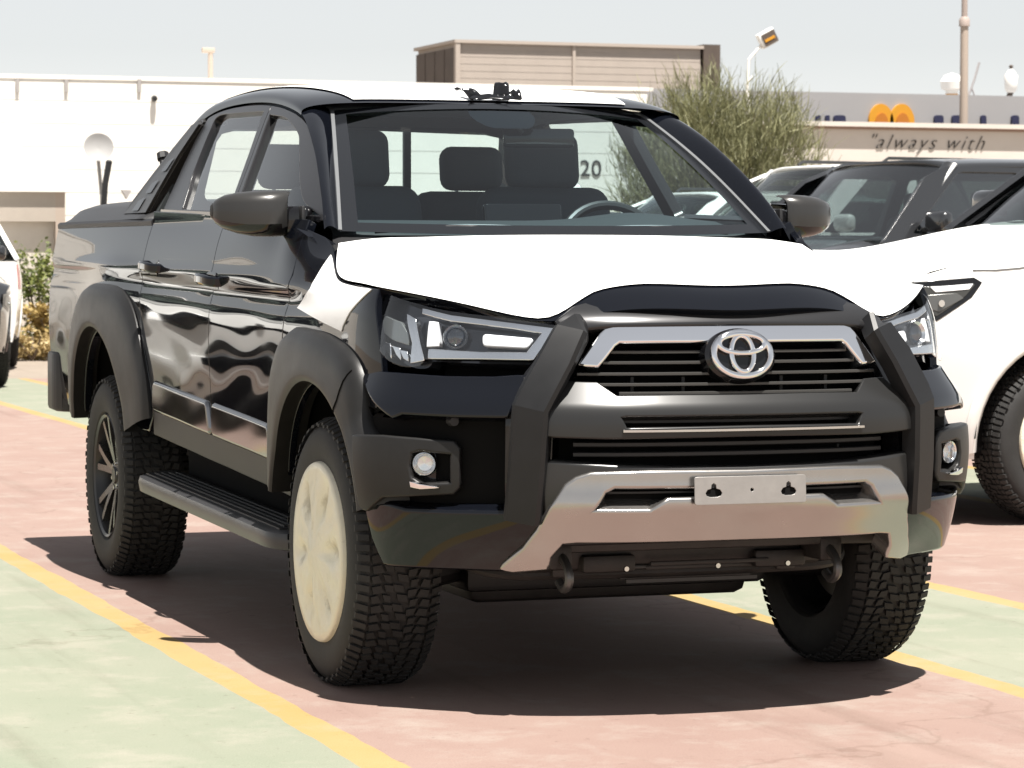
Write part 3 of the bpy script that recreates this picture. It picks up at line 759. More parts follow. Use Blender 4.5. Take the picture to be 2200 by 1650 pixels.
# black ceramic border of the windscreen
bl = mat('ceramic_border', (.010, .011, .013), .12)
def wsp(t, x01, off=.003):
    r = ws(t, 0, 101); i = x01 * 100; k = int(min(99, max(0, i))); p = r[k] + (r[k + 1] - r[k]) * (i - k); return p + np.array([0, -.5, .86]) * off
gridmesh('windscreen_border', np.array([[wsp(t, a) for t in np.linspace(0, 1, 20)] for a in (0.0, .018, .036)]), bl, truck)
gridmesh('windscreen_border', np.array([[wsp(t, a) for t in np.linspace(0, 1, 20)] for a in (.964, .982, 1.0)]), bl, truck)
gridmesh('windscreen_border', np.array([[wsp(t, a) for a in np.linspace(0.03, .97, 40)] for t in (.95, .975, 1.0)]), bl, truck)
gridmesh('windscreen_border', np.array([[wsp(t, a) for a in np.linspace(0.03, .97, 40)] for t in (0, .03, .06)]), bl, truck)
# sensor and camera housing behind the glass, with the inside mirror under it
hs = np.array([[wsp(t, .5 + (a - .5) * w, -.004) for a in np.linspace(0, 1, 15)] for t, w in ((1.0, .16), (.95, .195), (.90, .20), (.85, .18), (.805, .14), (.785, .10))])
gridmesh('sensor_shield', hs, mat('shield_black', (.006, .008, .011), .8, spec=.05), truck)
soft_ = box('inside_mirror', (.135, .99, 1.625), (.235, .03, .062), GLOSSB, truck, bevel=.012, M=rot(rz=R(-14)))
tube('mirror_stem', [(.08, .99, 1.64), (.03, 1.0, 1.70)], .008, BLACKP, truck)

# ---- A pillars: panel between windscreen edge and door frame
for s in (-1, 1):
    n = 26; P = []
    tt = np.linspace(-.02, 1.06, n)
    inner = np.array([ws(min(max(t, 0), 1), 0)[-1] + (np.array([-.004, .06, .012]) * max(0, t - 1) / .06) for t in tt])
    dy = crv([(.40, 1.318), (.50, 1.41), (.60, 1.48), (.72, 1.553), (.84, 1.615), (.95, 1.662), (1.06, 1.700), (1.16, 1.722)], 8)
    dd = dy[np.linspace(0, len(dy) - 1, n).astype(int)]
    outer = np.array([(G2([y], [z])[0] + .004, y, z) for y, z in dd])
    for k in np.linspace(0, 1, 9):
        b = inner + (outer - inner) * k; bl_ = math.sin(math.pi * k)
        P.append(b + np.array([.010, -.016, .014]) * bl_)
    P.insert(0, inner + [-.004, .012, -.012])
    gridmesh('a_pillar', np.array(P) * [s, 1, 1], PAINT, truck)
    sweep('windscreen_trim', (inner + [.004, -.004, .005]) * [s, 1, 1], [(-.006, -.003), (.006, -.003), (.006, .003), (-.006, .003)], (0, -.5, .86), mat('trim_grey', (.12, .125, .13), .3), truck)
# cowl, wipers, black corner pieces at the hood's rear corners
rear = HD2(np.linspace(-1, 1, 41), np.ones(41))
gridmesh('cowl', np.array([rear + [0, .004, -.012], rear * [1, 1, 0] + np.stack([0 * rear[:, 0], .05 + 0 * rear[:, 0], rear[:, 2] - .022], 1), np.stack([rear[:, 0] * .96, .335 + .115 * (rear[:, 0] / .75) ** 2, np.full(41, 1.300)], 1)]), BLACKP, truck)
for x0, x1 in ((-.60, -.02), (.02, .56)):
    pts = [(x0 + (x1 - x0) * t, .345 + .10 * ((x0 + (x1 - x0) * t) / .7) ** 2, 1.312 + .012 * math.sin(math.pi * t)) for t in np.linspace(0, 1, 9)]
    wp = tube('wiper_arm', pts, .007, BLACKP, truck, 6); tube('blade', [(p[0], p[1] + .015, p[2] + .006) for p in pts[2:]], .005, mat('wiper_metal', (.3, .3, .3), .3), wp, 6)
for s in (-1, 1):
    q = [(.758, .285, 1.272), (.772, .34, 1.290), (.785, .40, 1.302), (.835, .46, 1.322), (.815, .40, 1.296), (.80, .33, 1.268)]
    bm = bmesh.new(); vs = [bm.verts.new((s * a, b, c)) for a, b, c in q]; bm.faces.new(vs); bmesh.ops.solidify(bm, geom=bm.faces[:], thickness=.012); from_bm('corner_trim', bm, PAINT, truck)
# ---- back wall of the cab with its window
PLN = lambda y0: Surf(lambda x, z: np.stack([x, y0 - .10 * (z - 1.4) + 0 * x, z], 1), 1)
rwin = roundpoly([(-.615, 1.432), (.615, 1.432), (.55, 1.722), (-.55, 1.722)], .05, 5)
bw = np.array([(-.82, .75), (.82, .75), (.80, 1.36), (.73, 1.5), (.64, 1.70), (.57, 1.775), (-.57, 1.775), (-.64, 1.70), (-.73, 1.5), (-.80, 1.36)])
cw = patch('cab_back', PLN(2.60), bw, DASH, truck, holes=[rwin], h=.08, depth=.04)
patch('rear_window', PLN(2.615), rwin, SGLASS, truck, h=.1, depth=.002)
for x in (-.19, .185): box('rear_window_bar', (x, 2.605, 1.575), (.028, .02, .29), BLACKP, cw)

# ================================================================== FRONT END
def fpatch(name, surf, poly, m, parent=None, **kw): return patch(name, surf, poly, m, parent, **kw)
def pair(name, surf, poly, m, parent=None, **kw):
    """poly given in image-left (s<0) coordinates; returns (image-left part, image-right part)"""
    k2 = dict(kw)
    if 'holes' in k2: k2['holes'] = [flipx(q) for q in k2['holes']]
    return patch(name, surf, poly, m, parent, **kw), patch(name, surf, flipx(poly), m, parent, **k2)
WIN = Surf(lambda s, z: wrap_f(s, z), 1)
# dark inner backing behind the whole nose
fpatch('nose_backing', WR.off(-.13), np.array([(-.98, .50), (.98, .50), (.94, 1.0), (.60, 1.02), (-.60, 1.02), (-.94, 1.0)]), DEEP, truck, h=.08, depth=.01)

# ---- headlights
hl_px = [[(812, 619), (885, 651), (967, 670), (1104, 687), (1194, 700)], [(1194, 700), (1144, 774)], [(1144, 774), (1030, 772), (913, 771)], [(913, 771), (900, 785), (870, 787), (838, 775), (815, 750), (802, 722), (795, 690), (793, 660), (812, 619)]]
HLS = WR
hl_uv = [wuv(s, 0, (-.9, 1.05) if i in (0, 3) else (-.55, 1.0)) for i, s in enumerate(hl_px)]
hl_o = outline(*[list(map(tuple, s)) for s in hl_uv], n=8)
def shrink(P, d):
    """inset a polygon by d"""
    P = np.asarray(P); n = len(P); area = .5 * np.sum(P[:, 0] * np.roll(P[:, 1], -1) - np.roll(P[:, 0], -1) * P[:, 1]); sg = 1 if area > 0 else -1
    t = np.roll(P, -1, 0) - np.roll(P, 1, 0); t /= np.linalg.norm(t, axis=1)[:, None] + 1e-9
    return P + np.stack([-t[:, 1], t[:, 0]], 1) * d * sg
hlsub = np.mean(hl_o, 0)
hls = []
for sd in (0, 1):
    fl = (lambda P: P) if sd == 0 else flipx
    h_ = fpatch('headlight', WR.off(-.045), fl(hl_o), DARKREF, truck, h=.03, depth=.05); hls.append(h_)
    fpatch('lens', WR.off(.002), fl(hl_o), LENS, h_, h=.025, depth=.004, edge=.002)
    # bright frame running round the inner half
    a = wuv([(905, 661), (967, 676), (1104, 693), (1190, 704), (1144, 770), (1030, 768), (917, 768)], 0, (-.75, 1.05))
    b = wuv([(918, 750), (1030, 756), (1130, 757), (1165, 713), (1100, 702), (967, 686), (905, 670)], 0, (-.75, .98))
    ring = np.vstack([a, b]); fpatch('bright_frame', WR.off(-.008), fl(ring), REFL, h_, h=.02, depth=.022, edge=.003)
    # daylight bar in the middle
    c_ = roundpoly(wuv([(1035, 717), (1140, 726), (1128, 742), (1035, 737)], 0, (-.6, 1.0)), .008)
    fpatch('light_bar', WR.off(-.016), fl(c_), mat('light_bar_white', (.85, .87, .9), .15), h_, h=.02, depth=.02, edge=.005)
    sg = -1 if sd == 0 else 1
    # projector
    pc = wuv([(978, 722)], 0, (-.75, 1.0))[0]; P0 = wrap_f(np.array([pc[0] * (1 if sd == 0 else -1)]), np.array([pc[1]]))[0]
    nrm = fnormal(wrap_f, np.array([pc[0] * (1 if sd == 0 else -1)]), np.array([pc[1]]), 1)[0]
    nrm = nrm * .55 + np.array([0, -1, 0]) * .45; nrm /= np.linalg.norm(nrm)
    Mr = Vector(tuple(nrm)).to_track_quat('Z', 'Y').to_matrix()
    def lz(nm, prof, m, off):
        bm = bmesh.new(); add_lathe(bm, prof, axis='Z', seg=28)
        for v in bm.verts: v.co = Mr @ v.co + Vector(tuple(P0 + nrm * off))
        return from_bm(nm, bm, m, h_)
    lz('projector_ring', [(0, .028), (.016, .034), (.02, .033), (.012, .026), (0, .026)], REFL, -.036)
    lz('projector_lens', [(0, .026), (.012, .022), (.018, .012), (.020, .0001)], glass('projector_glass', (.35, .40, .45), 1.6), -.034)
    # white vertical blade next to the projector and chrome cell at the outer end
    bl_ = wuv([(918, 688), (936, 690), (938, 740), (912, 742)], 0, (-.85, 1.02)); fpatch('reflector_blade', WR.off(-.014), fl(bl_), mat('light_bar_white'), h_, h=.02, depth=.02, edge=.003)
    o1 = wuv([(868, 672), (886, 684), (896, 740), (905, 772), (876, 778), (880, 735)], 0, (-.9, 1.0)); fpatch('bright_blade', WR.off(-.012), fl(o1), REFL, h_, h=.02, depth=.02, edge=.003)
    for k in range(4):
        x0 = 812 + k * 19; q = wuv([(x0, 733 + k * 9), (x0 + 15, 738 + k * 8), (x0 + 18, 768 + k * 3), (x0 + 8, 752 + k * 8)], 0, (-.95, .98))
        fpatch('reflector_facet', WR.off(-.016 - .004 * (k % 2)), fl(q), REFL, h_, h=.02, depth=.012, edge=.002)
    am = wuv([(808, 672), (850, 690), (866, 716), (868, 738), (830, 726), (806, 705)], 0, (-.97, 1.05)); fpatch('indicator_cell', WR.off(-.018), fl(am), mat('indicator_glass', (.22, .24, .24), .2, metal=.6), h_, h=.02, depth=.01, edge=.003)

# ---- grille
gr = empty('grille'); gr.parent = truck
GRS = WR.off(.020)
def guv(pts, off=.02, g=(-.3, .98)): return wuv(pts, off, g)
fpatch('grille_back', WR.off(-.085), np.array([(-.52, .66), (.52, .66), (.50, 1.02), (.40, 1.075), (-.40, 1.075), (-.50, 1.02)]), DEEP, gr, h=.06, depth=.01)
L = guv([(1597, 702), (1450, 703), (1318, 704), (1302, 709), (1292, 719), (1248, 781), (1283, 783), (1318, 739), (1330, 731), (1450, 730), (1597, 729)], .026)
chr_ = fpatch('chrome_surround', WR.off(.026), symm(L), CHROME, gr, h=.02, depth=.05, edge=.008)
tag(chr_, 'polished chrome arch over the grille')
# slats
def slat(zc, w, hh, m, off=.004, dep=.03, name='slat'):
    ss = np.linspace(-w, w, 25); pth = (WR.off(off)).f(ss, np.full(25, zc))
    return sweep(name, pth, [(-dep, -hh * .7), (0, -hh), (.004, -hh * .6), (.004, hh * .6), (0, hh), (-dep, hh * .7)], (0, 0, 1), m, gr)
for py, px0 in ((757, 1312), (780, 1296), (804, 1240), (827, 1286), (846, 1330)):
    q = guv([(px0, py)], .004)[0]; slat(q[1], -q[0], .0048, mat('slat_grey', (.055, .054, .052), .30, metal=.3))
for x in (-.30, -.15, .15, .30):
    p = WR.off(-.05).pt(x, .905); box('mesh_bar', tuple(p), (.009, .02, .07), BLACKP, gr)
# top garnish over the grille and end cheeks
L = wuv([(1597, 655), (1400, 657), (1275, 655), (1255, 652), (1232, 660), (1200, 690), (1212, 700), (1245, 703), (1290, 698), (1330, 695), (1597, 690)], .05, (-.3, 1.08))
def garn(s, z):  # rounded roll-over shape
    p = WR.off(.03).f(s, z); t = np.clip((z - 1.045) / .06, 0, 1.3); p[:, 1] += .055 * t ** 2; return p
GA = Surf(garn, 1)
L = GA.uvs([(1597, 655), (1400, 657), (1290, 655), (1262, 650), (1236, 658), (1200, 688), (1212, 701), (1245, 703), (1290, 697), (1330, 694), (1597, 689)], (-.3, 1.07))
fpatch('grille_garnish', GA, symm(L), mat('garnish_dark', (.04, .04, .042), .26, metal=.6), gr, h=.018, depth=.05, edge=.012)
BAND = mat('lower_frame_grey', (.026, .026, .026), .30, metal=.35)
def band_f(s, z):
    p = wrap_f(s, np.minimum(z, .845)); n = fnormal(wrap_f, s, np.minimum(z, .845), 1); p = p + n * (.030 - .85 * np.maximum(0, z - .845))[:, None]; p[:, 2] = z; return p
BS = Surf(band_f, 1)
# lower grey frame of the grille with the slot
L = BS.uvs([(1597, 849), (1450, 850), (1325, 852), (1282, 823), (1219, 821), (1198, 850), (1176, 884), (1178, 936), (1300, 940), (1597, 934)], (-.3, .86))
Hh = BS.uvs([(1597, 888), (1345, 891), (1330, 895), (1345, 924), (1597, 919)], (-.3, .80))
fpatch('lower_frame', BS, symm(L), BAND, gr, holes=[symm(Hh)], h=.02, depth=.05, edge=.006)
q = wuv([(1338, 927)], .026)[0]; slat(q[1] + .001, -q[0], .005, MACH, .036, .02, 'slot_strip')
for py in (905,): q = wuv([(1400, py)], 0)[0]; slat(q[1], .40, .006, BLACKP, -.02, .02, 'slot_bar')
for py in (957, 978): q = wuv([(1300, py)], 0)[0]; slat(q[1], .47, .007, BLACKP, -.03, .03, 'intake_bar')
# emblem: dark disc, outer ring, two inner ovals
EC = WR.off(.030).pt(0, guv([(1598, 764)], .03, (0, .98))[0][1]); em = empty('emblem'); em.parent = truck
em.location = tuple(EC); em.rotation_euler = (R(-14), 0, 0)
def oval(name, rx, rz, w, d, cx=0, cz=0, y=-.004, m=CHROME, n=48, wx=None):
    wx = wx or w; V = []; F = []
    prof = [(-1, 0), (-.7, -.8), (0, -1), (.7, -.8), (1, 0), (.7, .5), (-.7, .5)]
    for k in range(n):
        t = 2 * math.pi * k / n; c, s = math.cos(t), math.sin(t); ww = w + (wx - w) * abs(c)
        for a, b in prof: V.append((cx + (rx + a * ww / 2) * c, y + b * d, cz + (rz + a * ww / 2) * s))
    m_ = len(prof)
    for k in range(n):
        for j in range(m_): F.append((k * m_ + j, k * m_ + (j + 1) % m_, ((k + 1) % n) * m_ + (j + 1) % m_, ((k + 1) % n) * m_ + j))
    return mesh(name, V, F, m, em, sharp=R(60))
lathe_ = bmesh.new(); add_lathe(lathe_, [(-.012, .0001), (-.012, .092), (-.004, .100), (.03, .104)], axis='Y', seg=48)
for v in lathe_.verts: v.co.z *= .74; v.co.x *= 1.02
from_bm('backing', lathe_, GLOSSB, em)
oval('ring', .082, .060, .020, .012, y=-.016)
oval('inner_oval', .032, .049, .0155, .010, y=-.018, wx=.017, cz=.001)
oval('inner_oval', .066, .026, .0145, .010, y=-.0195, cz=.028, wx=.019)
bm = bmesh.new(); add_box(bm, (0, 0, 0), (.022, .02, .012), None, .004); o = from_bm('front_camera', bm, BLACKP, truck); o.location = tuple(WR.off(.03).pt(0, .905)); 
oo = lathe('camera_eye', [(-.012, .0001), (-.012, .006), (0, .007)], CHROME, o, axis='Y', seg=14)

# ---- bumper
UB = wuv2([(778, 806), (812, 800), (850, 803), (960, 811), (1060, 812), (1125, 808), (1100, 862), (1088, 892), (980, 890), (862, 884), (842, 893)], 0, (-1.0, .92))
ub = pair('upper_bumper', W2, UB, PAINT, truck, h=.024, depth=.07, edge=.008)
# strip under the headlights joining bumper and lamp
# recess behind the fog lamps
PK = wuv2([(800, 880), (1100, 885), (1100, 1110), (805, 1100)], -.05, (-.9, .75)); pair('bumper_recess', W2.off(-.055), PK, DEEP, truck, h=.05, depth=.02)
# centre cheek between recess and grille, behind the guard bars
CK = wuv([(1128, 800), (1196, 715), (1240, 712), (1240, 790), (1215, 830), (1190, 880), (1185, 1000), (1185, 1100), (1088, 1108), (1088, 880)], -.012, (-.55, .9))
pair('bumper_cheek', WR.off(-.012), CK, GLOSSB, truck, h=.035, depth=.05)
LB = wuv2([(786, 1096), (800, 1082), (835, 1090), (870, 1101), (960, 1106), (1085, 1108), (1190, 1108), (1165, 1140), (1128, 1186), (1078, 1224), (1035, 1222), (930, 1217), (824, 1209), (800, 1155)], 0, (-.95, .56))
lb = pair('lower_bumper', W2, LB, PAINT, truck, h=.024, depth=.10, edge=.014)
PB = np.array([(.50, -.81), (.60, -.785), (.70, -.74), (.79, -.685), (.87, -.61), (.918, -.53), (.938, -.43), (.942, -.28), (.942, -.1)])
PBt = np.concatenate([[0], np.cumsum(np.linalg.norm(np.diff(PB, axis=0), axis=1))]) + .50; PBS = Spl(PBt, PB)
def bez_f(s, z):
    sg = np.where(s < 0, -1., 1.); a = np.abs(s); P = PBS(a); T = PBS(a + 1e-3) - PBS(a - 1e-3); T /= np.linalg.norm(T, axis=1)[:, None]; N = np.stack([T[:, 1], -T[:, 0]], 1)
    Q = P - N * (.9 * (z - .685) ** 2)[:, None]; return np.stack([Q[:, 0] * sg, Q[:, 1], z + 0 * a], 1)
BZ = Surf(bez_f, 1)
def buv(pts, off=0.0, g=(-.85, .7)): return (BZ.off(off) if off else BZ).uvs(pts, (-.85, .7))
# fog bezel, matching the flare
FB = buv([(757, 938), (820, 940), (905, 947), (972, 952), (983, 965), (983, 1046), (972, 1058), (900, 1061), (818, 1064), (785, 1094), (772, 1090), (765, 1050)], 0)
FBh = buv([(880, 970), (900, 963), (972, 972), (972, 1042), (905, 1046), (880, 1030), (873, 1000)], 0)
fb = pair('fog_bezel', BZ, FB, SATIN, truck, holes=[FBh], h=.018, depth=.05, edge=.008)
for k, b_ in enumerate(fb):
    fl = (lambda P: P) if k == 0 else flipx
    fpatch('pocket', BZ.off(-.045), fl(buv([(860, 955), (985, 960), (985, 1055), (860, 1055)], 0)), GLOSSB, b_, h=.03, depth=.02)
    br = buv([(884, 1034), (905, 1040), (945, 1046), (905, 1048), (886, 1044)], 0); fpatch('bright_lip', BZ.off(.012), fl(br), CHROME, b_, h=.02, depth=.02, edge=.002)
    c_ = buv([(904, 998)], 0)[0]; P0 = BZ.off(-.028).pt(c_[0] * (1 if k == 0 else -1), c_[1])
    fm = empty('fog_lamp', tuple(P0)); fm.parent = truck; fm.rotation_euler = (0, 0, R(-26 if k == 0 else 26))
    lathe('housing', [(.02, .034), (-.006, .034), (-.010, .031), (-.006, .027), (.01, .02), (.012, .0001)], REFL, fm, axis='Y', seg=28)
    lathe('lamp_lens', [(-.004, .028), (-.012, .022), (-.016, .012), (-.017, .0001)], LENS, fm, axis='Y', seg=28)
# plastic upright with a parking sensor on the recess
for s in (-1, 1):
    p = W2.off(-.03).pt(s * .81, .80); lathe('park_sensor', [(-.012, .0001), (-.012, .012), (.02, .014)], BLACKP, truck, c=tuple(p), axis='Y', seg=16)
# ---- grey lip and silver skid plate
LP = wuv([(1597, 1010), (1450, 1011), (1330, 1008), (1240, 1002), (1177, 996), (1172, 1060), (1174, 1112), (1186, 1100), (1208, 1056), (1236, 1028), (1268, 1017), (1597, 1013)], .012, (-.4, .65))
fpatch('bumper_lip', WR.off(.012), symm(LP), mat('lip_grey', (.028, .028, .028), .30, metal=.3), truck, h=.02, depth=.06, edge=.012)
def skf(s, z):
    p = wrap_f(s, z); n = fnormal(wrap_f, s, z, 1); b = .022 + .014 * np.exp(-((z - .585) / .035) ** 2); return p + n * b[:, None]
SK = Surf(skf, 1)
SKo = SK.uvs([(1597, 1016), (1400, 1018), (1270, 1022), (1240, 1031), (1218, 1045), (1200, 1072), (1178, 1110), (1157, 1145), (1127, 1184), (1078, 1224), (1100, 1228), (1172, 1222), (1178, 1197), (1206, 1166), (1240, 1163), (1597, 1156)], (-.4, .64))
SKh = SK.uvs([(1597, 1041), (1320, 1043), (1297, 1054), (1266, 1104), (1400, 1104), (1438, 1076), (1597, 1073)], (-.3, .62))
skid = fpatch('skid_plate', SK, symm(SKo), SILVER, truck, holes=[symm(SKh)], h=.018, depth=.06, edge=.010)
fpatch('skid_slot_back', WR.off(-.02), symm(wuv([(1597, 1030), (1300, 1030), (1250, 1115), (1597, 1115)], 0, (-.4, .62))), DEEP, truck, h=.05, depth=.01)
for py in (1060, 1085):
    q = wuv([(1300, py)], 0)[0]; slat(q[1], .40 if py < 1070 else .24, .004, BLACKP, -.01, .01, 'slot_bar')
# ---- number plate bracket
PZ = SK.uvs([(1605, 1053)], (0, .6))[0]; pp = SK.off(.012).pt(0, PZ[1])
plate = empty('plate_bracket', tuple(pp)); plate.parent = truck; plate.rotation_euler = (R(-3), 0, 0)
hole = lambda cx: [(cx + u, v_) for u, v_ in [(-.024, -.006), (-.021, -.014), (-.010, -.018), (.010, -.018), (.021, -.014), (.024, -.006), (.018, .003), (.008, .006), (.007, .016), (0, .021), (-.007, .016), (-.008, .006), (-.018, .003)]]
PF = Surf(lambda x, z: np.stack([x, -.012 + .35 * x ** 2, z], 1), 1)
patch('plate', PF, roundpoly([(-.160, -.036), (.160, -.036), (.160, .036), (-.160, .036)], .006, 3), STEEL, plate, holes=[hole(-.108), hole(.108), [(.006 * math.cos(a), .006 * math.sin(a)) for a in np.linspace(0, 6.28, 9)[:-1]]], h=.012, depth=.004, edge=.001)
for cx in (-.108, .108):
    lathe('bolt', [(-.004, .0001), (-.004, .005), (.006, .006)], BLACKP, plate, c=(cx, 0, .012), axis='Y', seg=10)
    bx_ = box('clip', (cx, .004, -.006), (.05, .012, .03), DEEP, plate)
# ---- guard uprights
for s in (-1, 1):
    key = [((.445, -.858, 1.058), .040), ((.452, -.888, 1.040), .046), ((.500, -.905, .965), .049), ((.556, -.905, .868), .050), ((.570, -.905, .838), .050), ((.572, -.903, .80), .050), ((.576, -.893, .68), .050), ((.580, -.872, .56), .050), ((.581, -.867, .538), .049)]
    pth = np.array([k[0] for k in key]) * [s, 1, 1]; P = []
    nrm = np.array([s * .56, -.83, 0])
    for i, (p, w) in enumerate(zip(pth, [k[1] for k in key])):
        T = pth[min(i + 1, len(pth) - 1)] - pth[max(i - 1, 0)]; T /= np.linalg.norm(T); N = nrm - T * nrm.dot(T); N /= np.linalg.norm(N); B = np.cross(T, N)
        sec = [(-w, -.03), (-w, .010), (-w + .010, .020), (w - .010, .020), (w, .010), (w, -.03)]
        P.append([p + B * a + N * b for a, b in sec])
    P = np.array(P); b = 6; V = P.reshape(-1, 3); a = len(P)
    F = [(i * b + j, i * b + (j + 1) % b, (i + 1) * b + (j + 1) % b, (i + 1) * b + j) for i in range(a - 1) for j in range(b)] + [tuple(range(b)), tuple((a - 1) * b + j for j in range(b))]
    gb = mesh('guard_upright', V, F, BARM, truck, sharp=R(14))
# ---- under the nose
UND = mat('underbody', (.022, .019, .018), .55, var=.5, vscale=12)
box('engine_cover', (0, -.30, .42), (.95, .50, .12), UND, truck, bevel=.04)
tube('sway_bar', crv([(-.62, -.28, .40), (-.52, -.46, .36), (-.30, -.50, .352), (.30, -.50, .352), (.52, -.46, .36), (.62, -.28, .40)], 5), .016, UND, truck, 8)
for x in (-.34, .34): box('bar_clamp', (x, -.50, .375), (.06, .05, .06), UND, truck, bevel=.008)
for x in (-.46, .46): box('tow_bracket', (x * .88, -.62, .42), (.07, .14, .07), UND, truck, bevel=.012)
for k in range(5): box('cooling_rib', (.08, -.58 + .035 * k, .382 - .014 * k), (.36, .012, .012), UND, truck, bevel=.003)
for x in (-.22, .30): box('belly_step', (x, -.52, .385), (.16, .12, .05), UND, truck, bevel=.012)
box('undertray', (0, -.40, .42), (1.0, .60, .03), BLACKP, truck, bevel=.01, M=rot(rx=R(-9)))
box('radiator_support', (0, -.66, .475), (1.1, .05, .09), UND, truck, bevel=.01)
box('gearbox', (.05, .9, .40), (.45, 1.2, .30), DEEP, truck, bevel=.06)
box('skid_pan', (.03, .25, .28), (.90, .40, .14), UND, truck, bevel=.035)
box('cross_member', (0, .02, .33), (.95, .22, .14), BLACKP, truck, bevel=.02)
box('sump_guard', (.05, -.30, .345), (.62, .50, .012), mat('sump_grey', (.05, .05, .05), .5, metal=.4), truck, bevel=.004, M=rot(rx=R(-6)))
for k in range(5): box('guard_rib', (.05, -.52 + .05 * k, .328 + .006 * k), (.40, .012, .010), mat('sump_grey'), truck)
for s in (-1, 1):
    tube('lower_arm', [(s * .30, .05, .36), (s * .55, .0, .31), (s * .70, -.02, .30)], [.045, .04, .035], BLACKP, truck)
    tube('tow_hook', crv([(s * .40, -.64, .44), (s * .40, -.72, .40), (s * .40, -.74, .36), (s * .40, -.70, .335), (s * .40, -.66, .35)], 5), .013, mat('hook_steel', (.12, .12, .12), .4, metal=.7), truck, 8)
    box('sill_inner', (s * .70, 1.40, .50), (.06, 1.9, .20), DEEP, truck, bevel=.01)
    box('frame_rail', (s * .42, 1.7, .47), (.10, 4.6, .15), DEEP, truck, bevel=.01)
    for y, z in ((-.55, .385),): lathe('bolt_head', [(-.008, .0001), (-.008, .007), (0, .008)], MACH, truck, c=(s * .24, y - .2, z + .005), axis='Y', seg=8)
lathe('bolt_head', [(-.008, .0001), (-.008, .007), (0, .008)], MACH, truck, c=(.03, -.75, .39), axis='Y', seg=8)
tube('rear_axle', [(-.66, 3.085, .39), (0, 3.085, .39), (.66, 3.085, .39)], [.05, .06, .05], DEEP, truck)
lathe('differential', [(-.14, .04), (-.08, .12), (.08, .12), (.14, .04)], DEEP, truck, c=(.1, 3.085, .39), seg=20)
box('fuel_tank', (-.25, 1.9, .42), (.5, 1.0, .22), DEEP, truck, bevel=.03)
box('engine_block', (0, .05, .62), (.8, .9, .5), DEEP, truck)
# inner wheel housings
for s in (-1, 1):
    for cy, cz, rr in ((0, .40, .52), (3.08, .46, .54)):
        P = np.array([[(s * x, cy + rr * math.cos(a), cz + rr * math.sin(a)) for x in (.50, .84)] for a in np.linspace(R(14), R(166), 22)]); gridmesh('wheel_housing', P, DEEP, truck)
        bm = bmesh.new(); vs = [bm.verts.new((s * .50, cy + rr * math.cos(a), cz + rr * math.sin(a))) for a in np.linspace(R(14), R(166), 22)]; bm.faces.new(vs); from_bm('housing_wall', bm, DEEP, truck)

# ================================================================== WHEEL-ARCH FLARES
def flare(inner, outer, x_in, x_out, name='fender_flare', dz=0):
    n = len(inner); P = []
    I = np.array(inner); O = np.array(outer)
    for k in range(n):
        yi, zi = I[k]; yo, zo = O[k]
        sx = lambda y, z: SD.pt(y, max(z, .42))[0]
        bi = sx(yi, zi); bo = sx(yo, zo); xi = max(bi, .872) + x_in[k]; xo = max(bo, .80) + x_out[k]
        ym = lambda t: (yi + (yo - yi) * t, zi + (zo - zi) * t)
        row = [(xi - .10, *ym(.02)), (xi - .006, *ym(-.02)), (xi, *ym(.04)), (xi + .002, *ym(.12))]
        for t in (.3, .5, .7, .84, .93): row.append((xi + (xo - xi) * (.25 * t + .75 * t ** 6), *ym(t)))
        row += [(xo - .006, *ym(1.0)), (xo - .03, *ym(1.0))]
        P.append(row)
    return np.array(P)
no = 15
fo_px = hit(SD.off(.02), [(600, 735), (609, 706), (640, 702), (680, 711), (712, 727), (737, 748), (756, 773), (769, 805), (780, 850), (790, 905)], (.3, 1.0))
fo = crv([(.565, .555), (.565, .68), (.55, .80), (.50, .91), (.40, .99), (.26, 1.028)], 4)
fo = np.vstack([fo, crv([tuple(p) for p in fo_px[2:]] + [(-.56, .70), (-.575, .60), (-.575, .545)], 4)])
aa = np.linspace(R(15), R(163), len(fo)); fi = np.array([(.484 * math.cos(a), .398 + .484 * math.sin(a)) for a in aa])
# re-time the outer curve by angle so both curves run together
def retime(P, c, angs):
    P = np.asarray(P); th = np.unwrap(np.arctan2(P[:, 1] - c[1], P[:, 0] - c[0])); i = np.argsort(th); return np.array([(np.interp(a, th[i], P[i, 0]), np.interp(a, th[i], P[i, 1])) for a in angs])
fo = retime(fo, (0, .398), aa)
n = len(fo); tt = np.linspace(0, 1, n)
Pf = flare(fi, fo, .046 + .008 * np.sin(np.pi * tt), np.full(n, .014))
for mr in (True, False): gridmesh('fender_flare', Pf, SATIN, truck, mir=not mr, sharp=R(40))
ro = crv([(2.33, .575), (2.335, .70), (2.37, .82), (2.45, .95), (2.58, 1.06), (2.75, 1.115), (3.0, 1.128), (3.25, 1.12), (3.45, 1.07), (3.60, .97), (3.68, .84), (3.71, .70), (3.715, .60)], 4)
ra = np.linspace(R(166), R(14), len(ro)); ri = np.array([(3.075 + .505 * math.cos(a), .462 + .505 * math.sin(a)) for a in ra])
ro = retime(ro, (3.075, .462), ra)
n = len(ro); tt = np.linspace(0, 1, n)
Pr = flare(ri, ro, .046 + .008 * np.sin(np.pi * tt), np.full(n, .014))
for mr in (True, False): gridmesh('fender_flare', Pr, SATIN, truck, mir=mr, sharp=R(40))
kk = int(len(Pf) * .74)
for s_ in (-1, 1): tube('flare_seam', [(s_ * (p[0] + .0008), p[1], p[2]) for p in Pf[kk][2:-2]], .0025, DEEP, truck, 5)

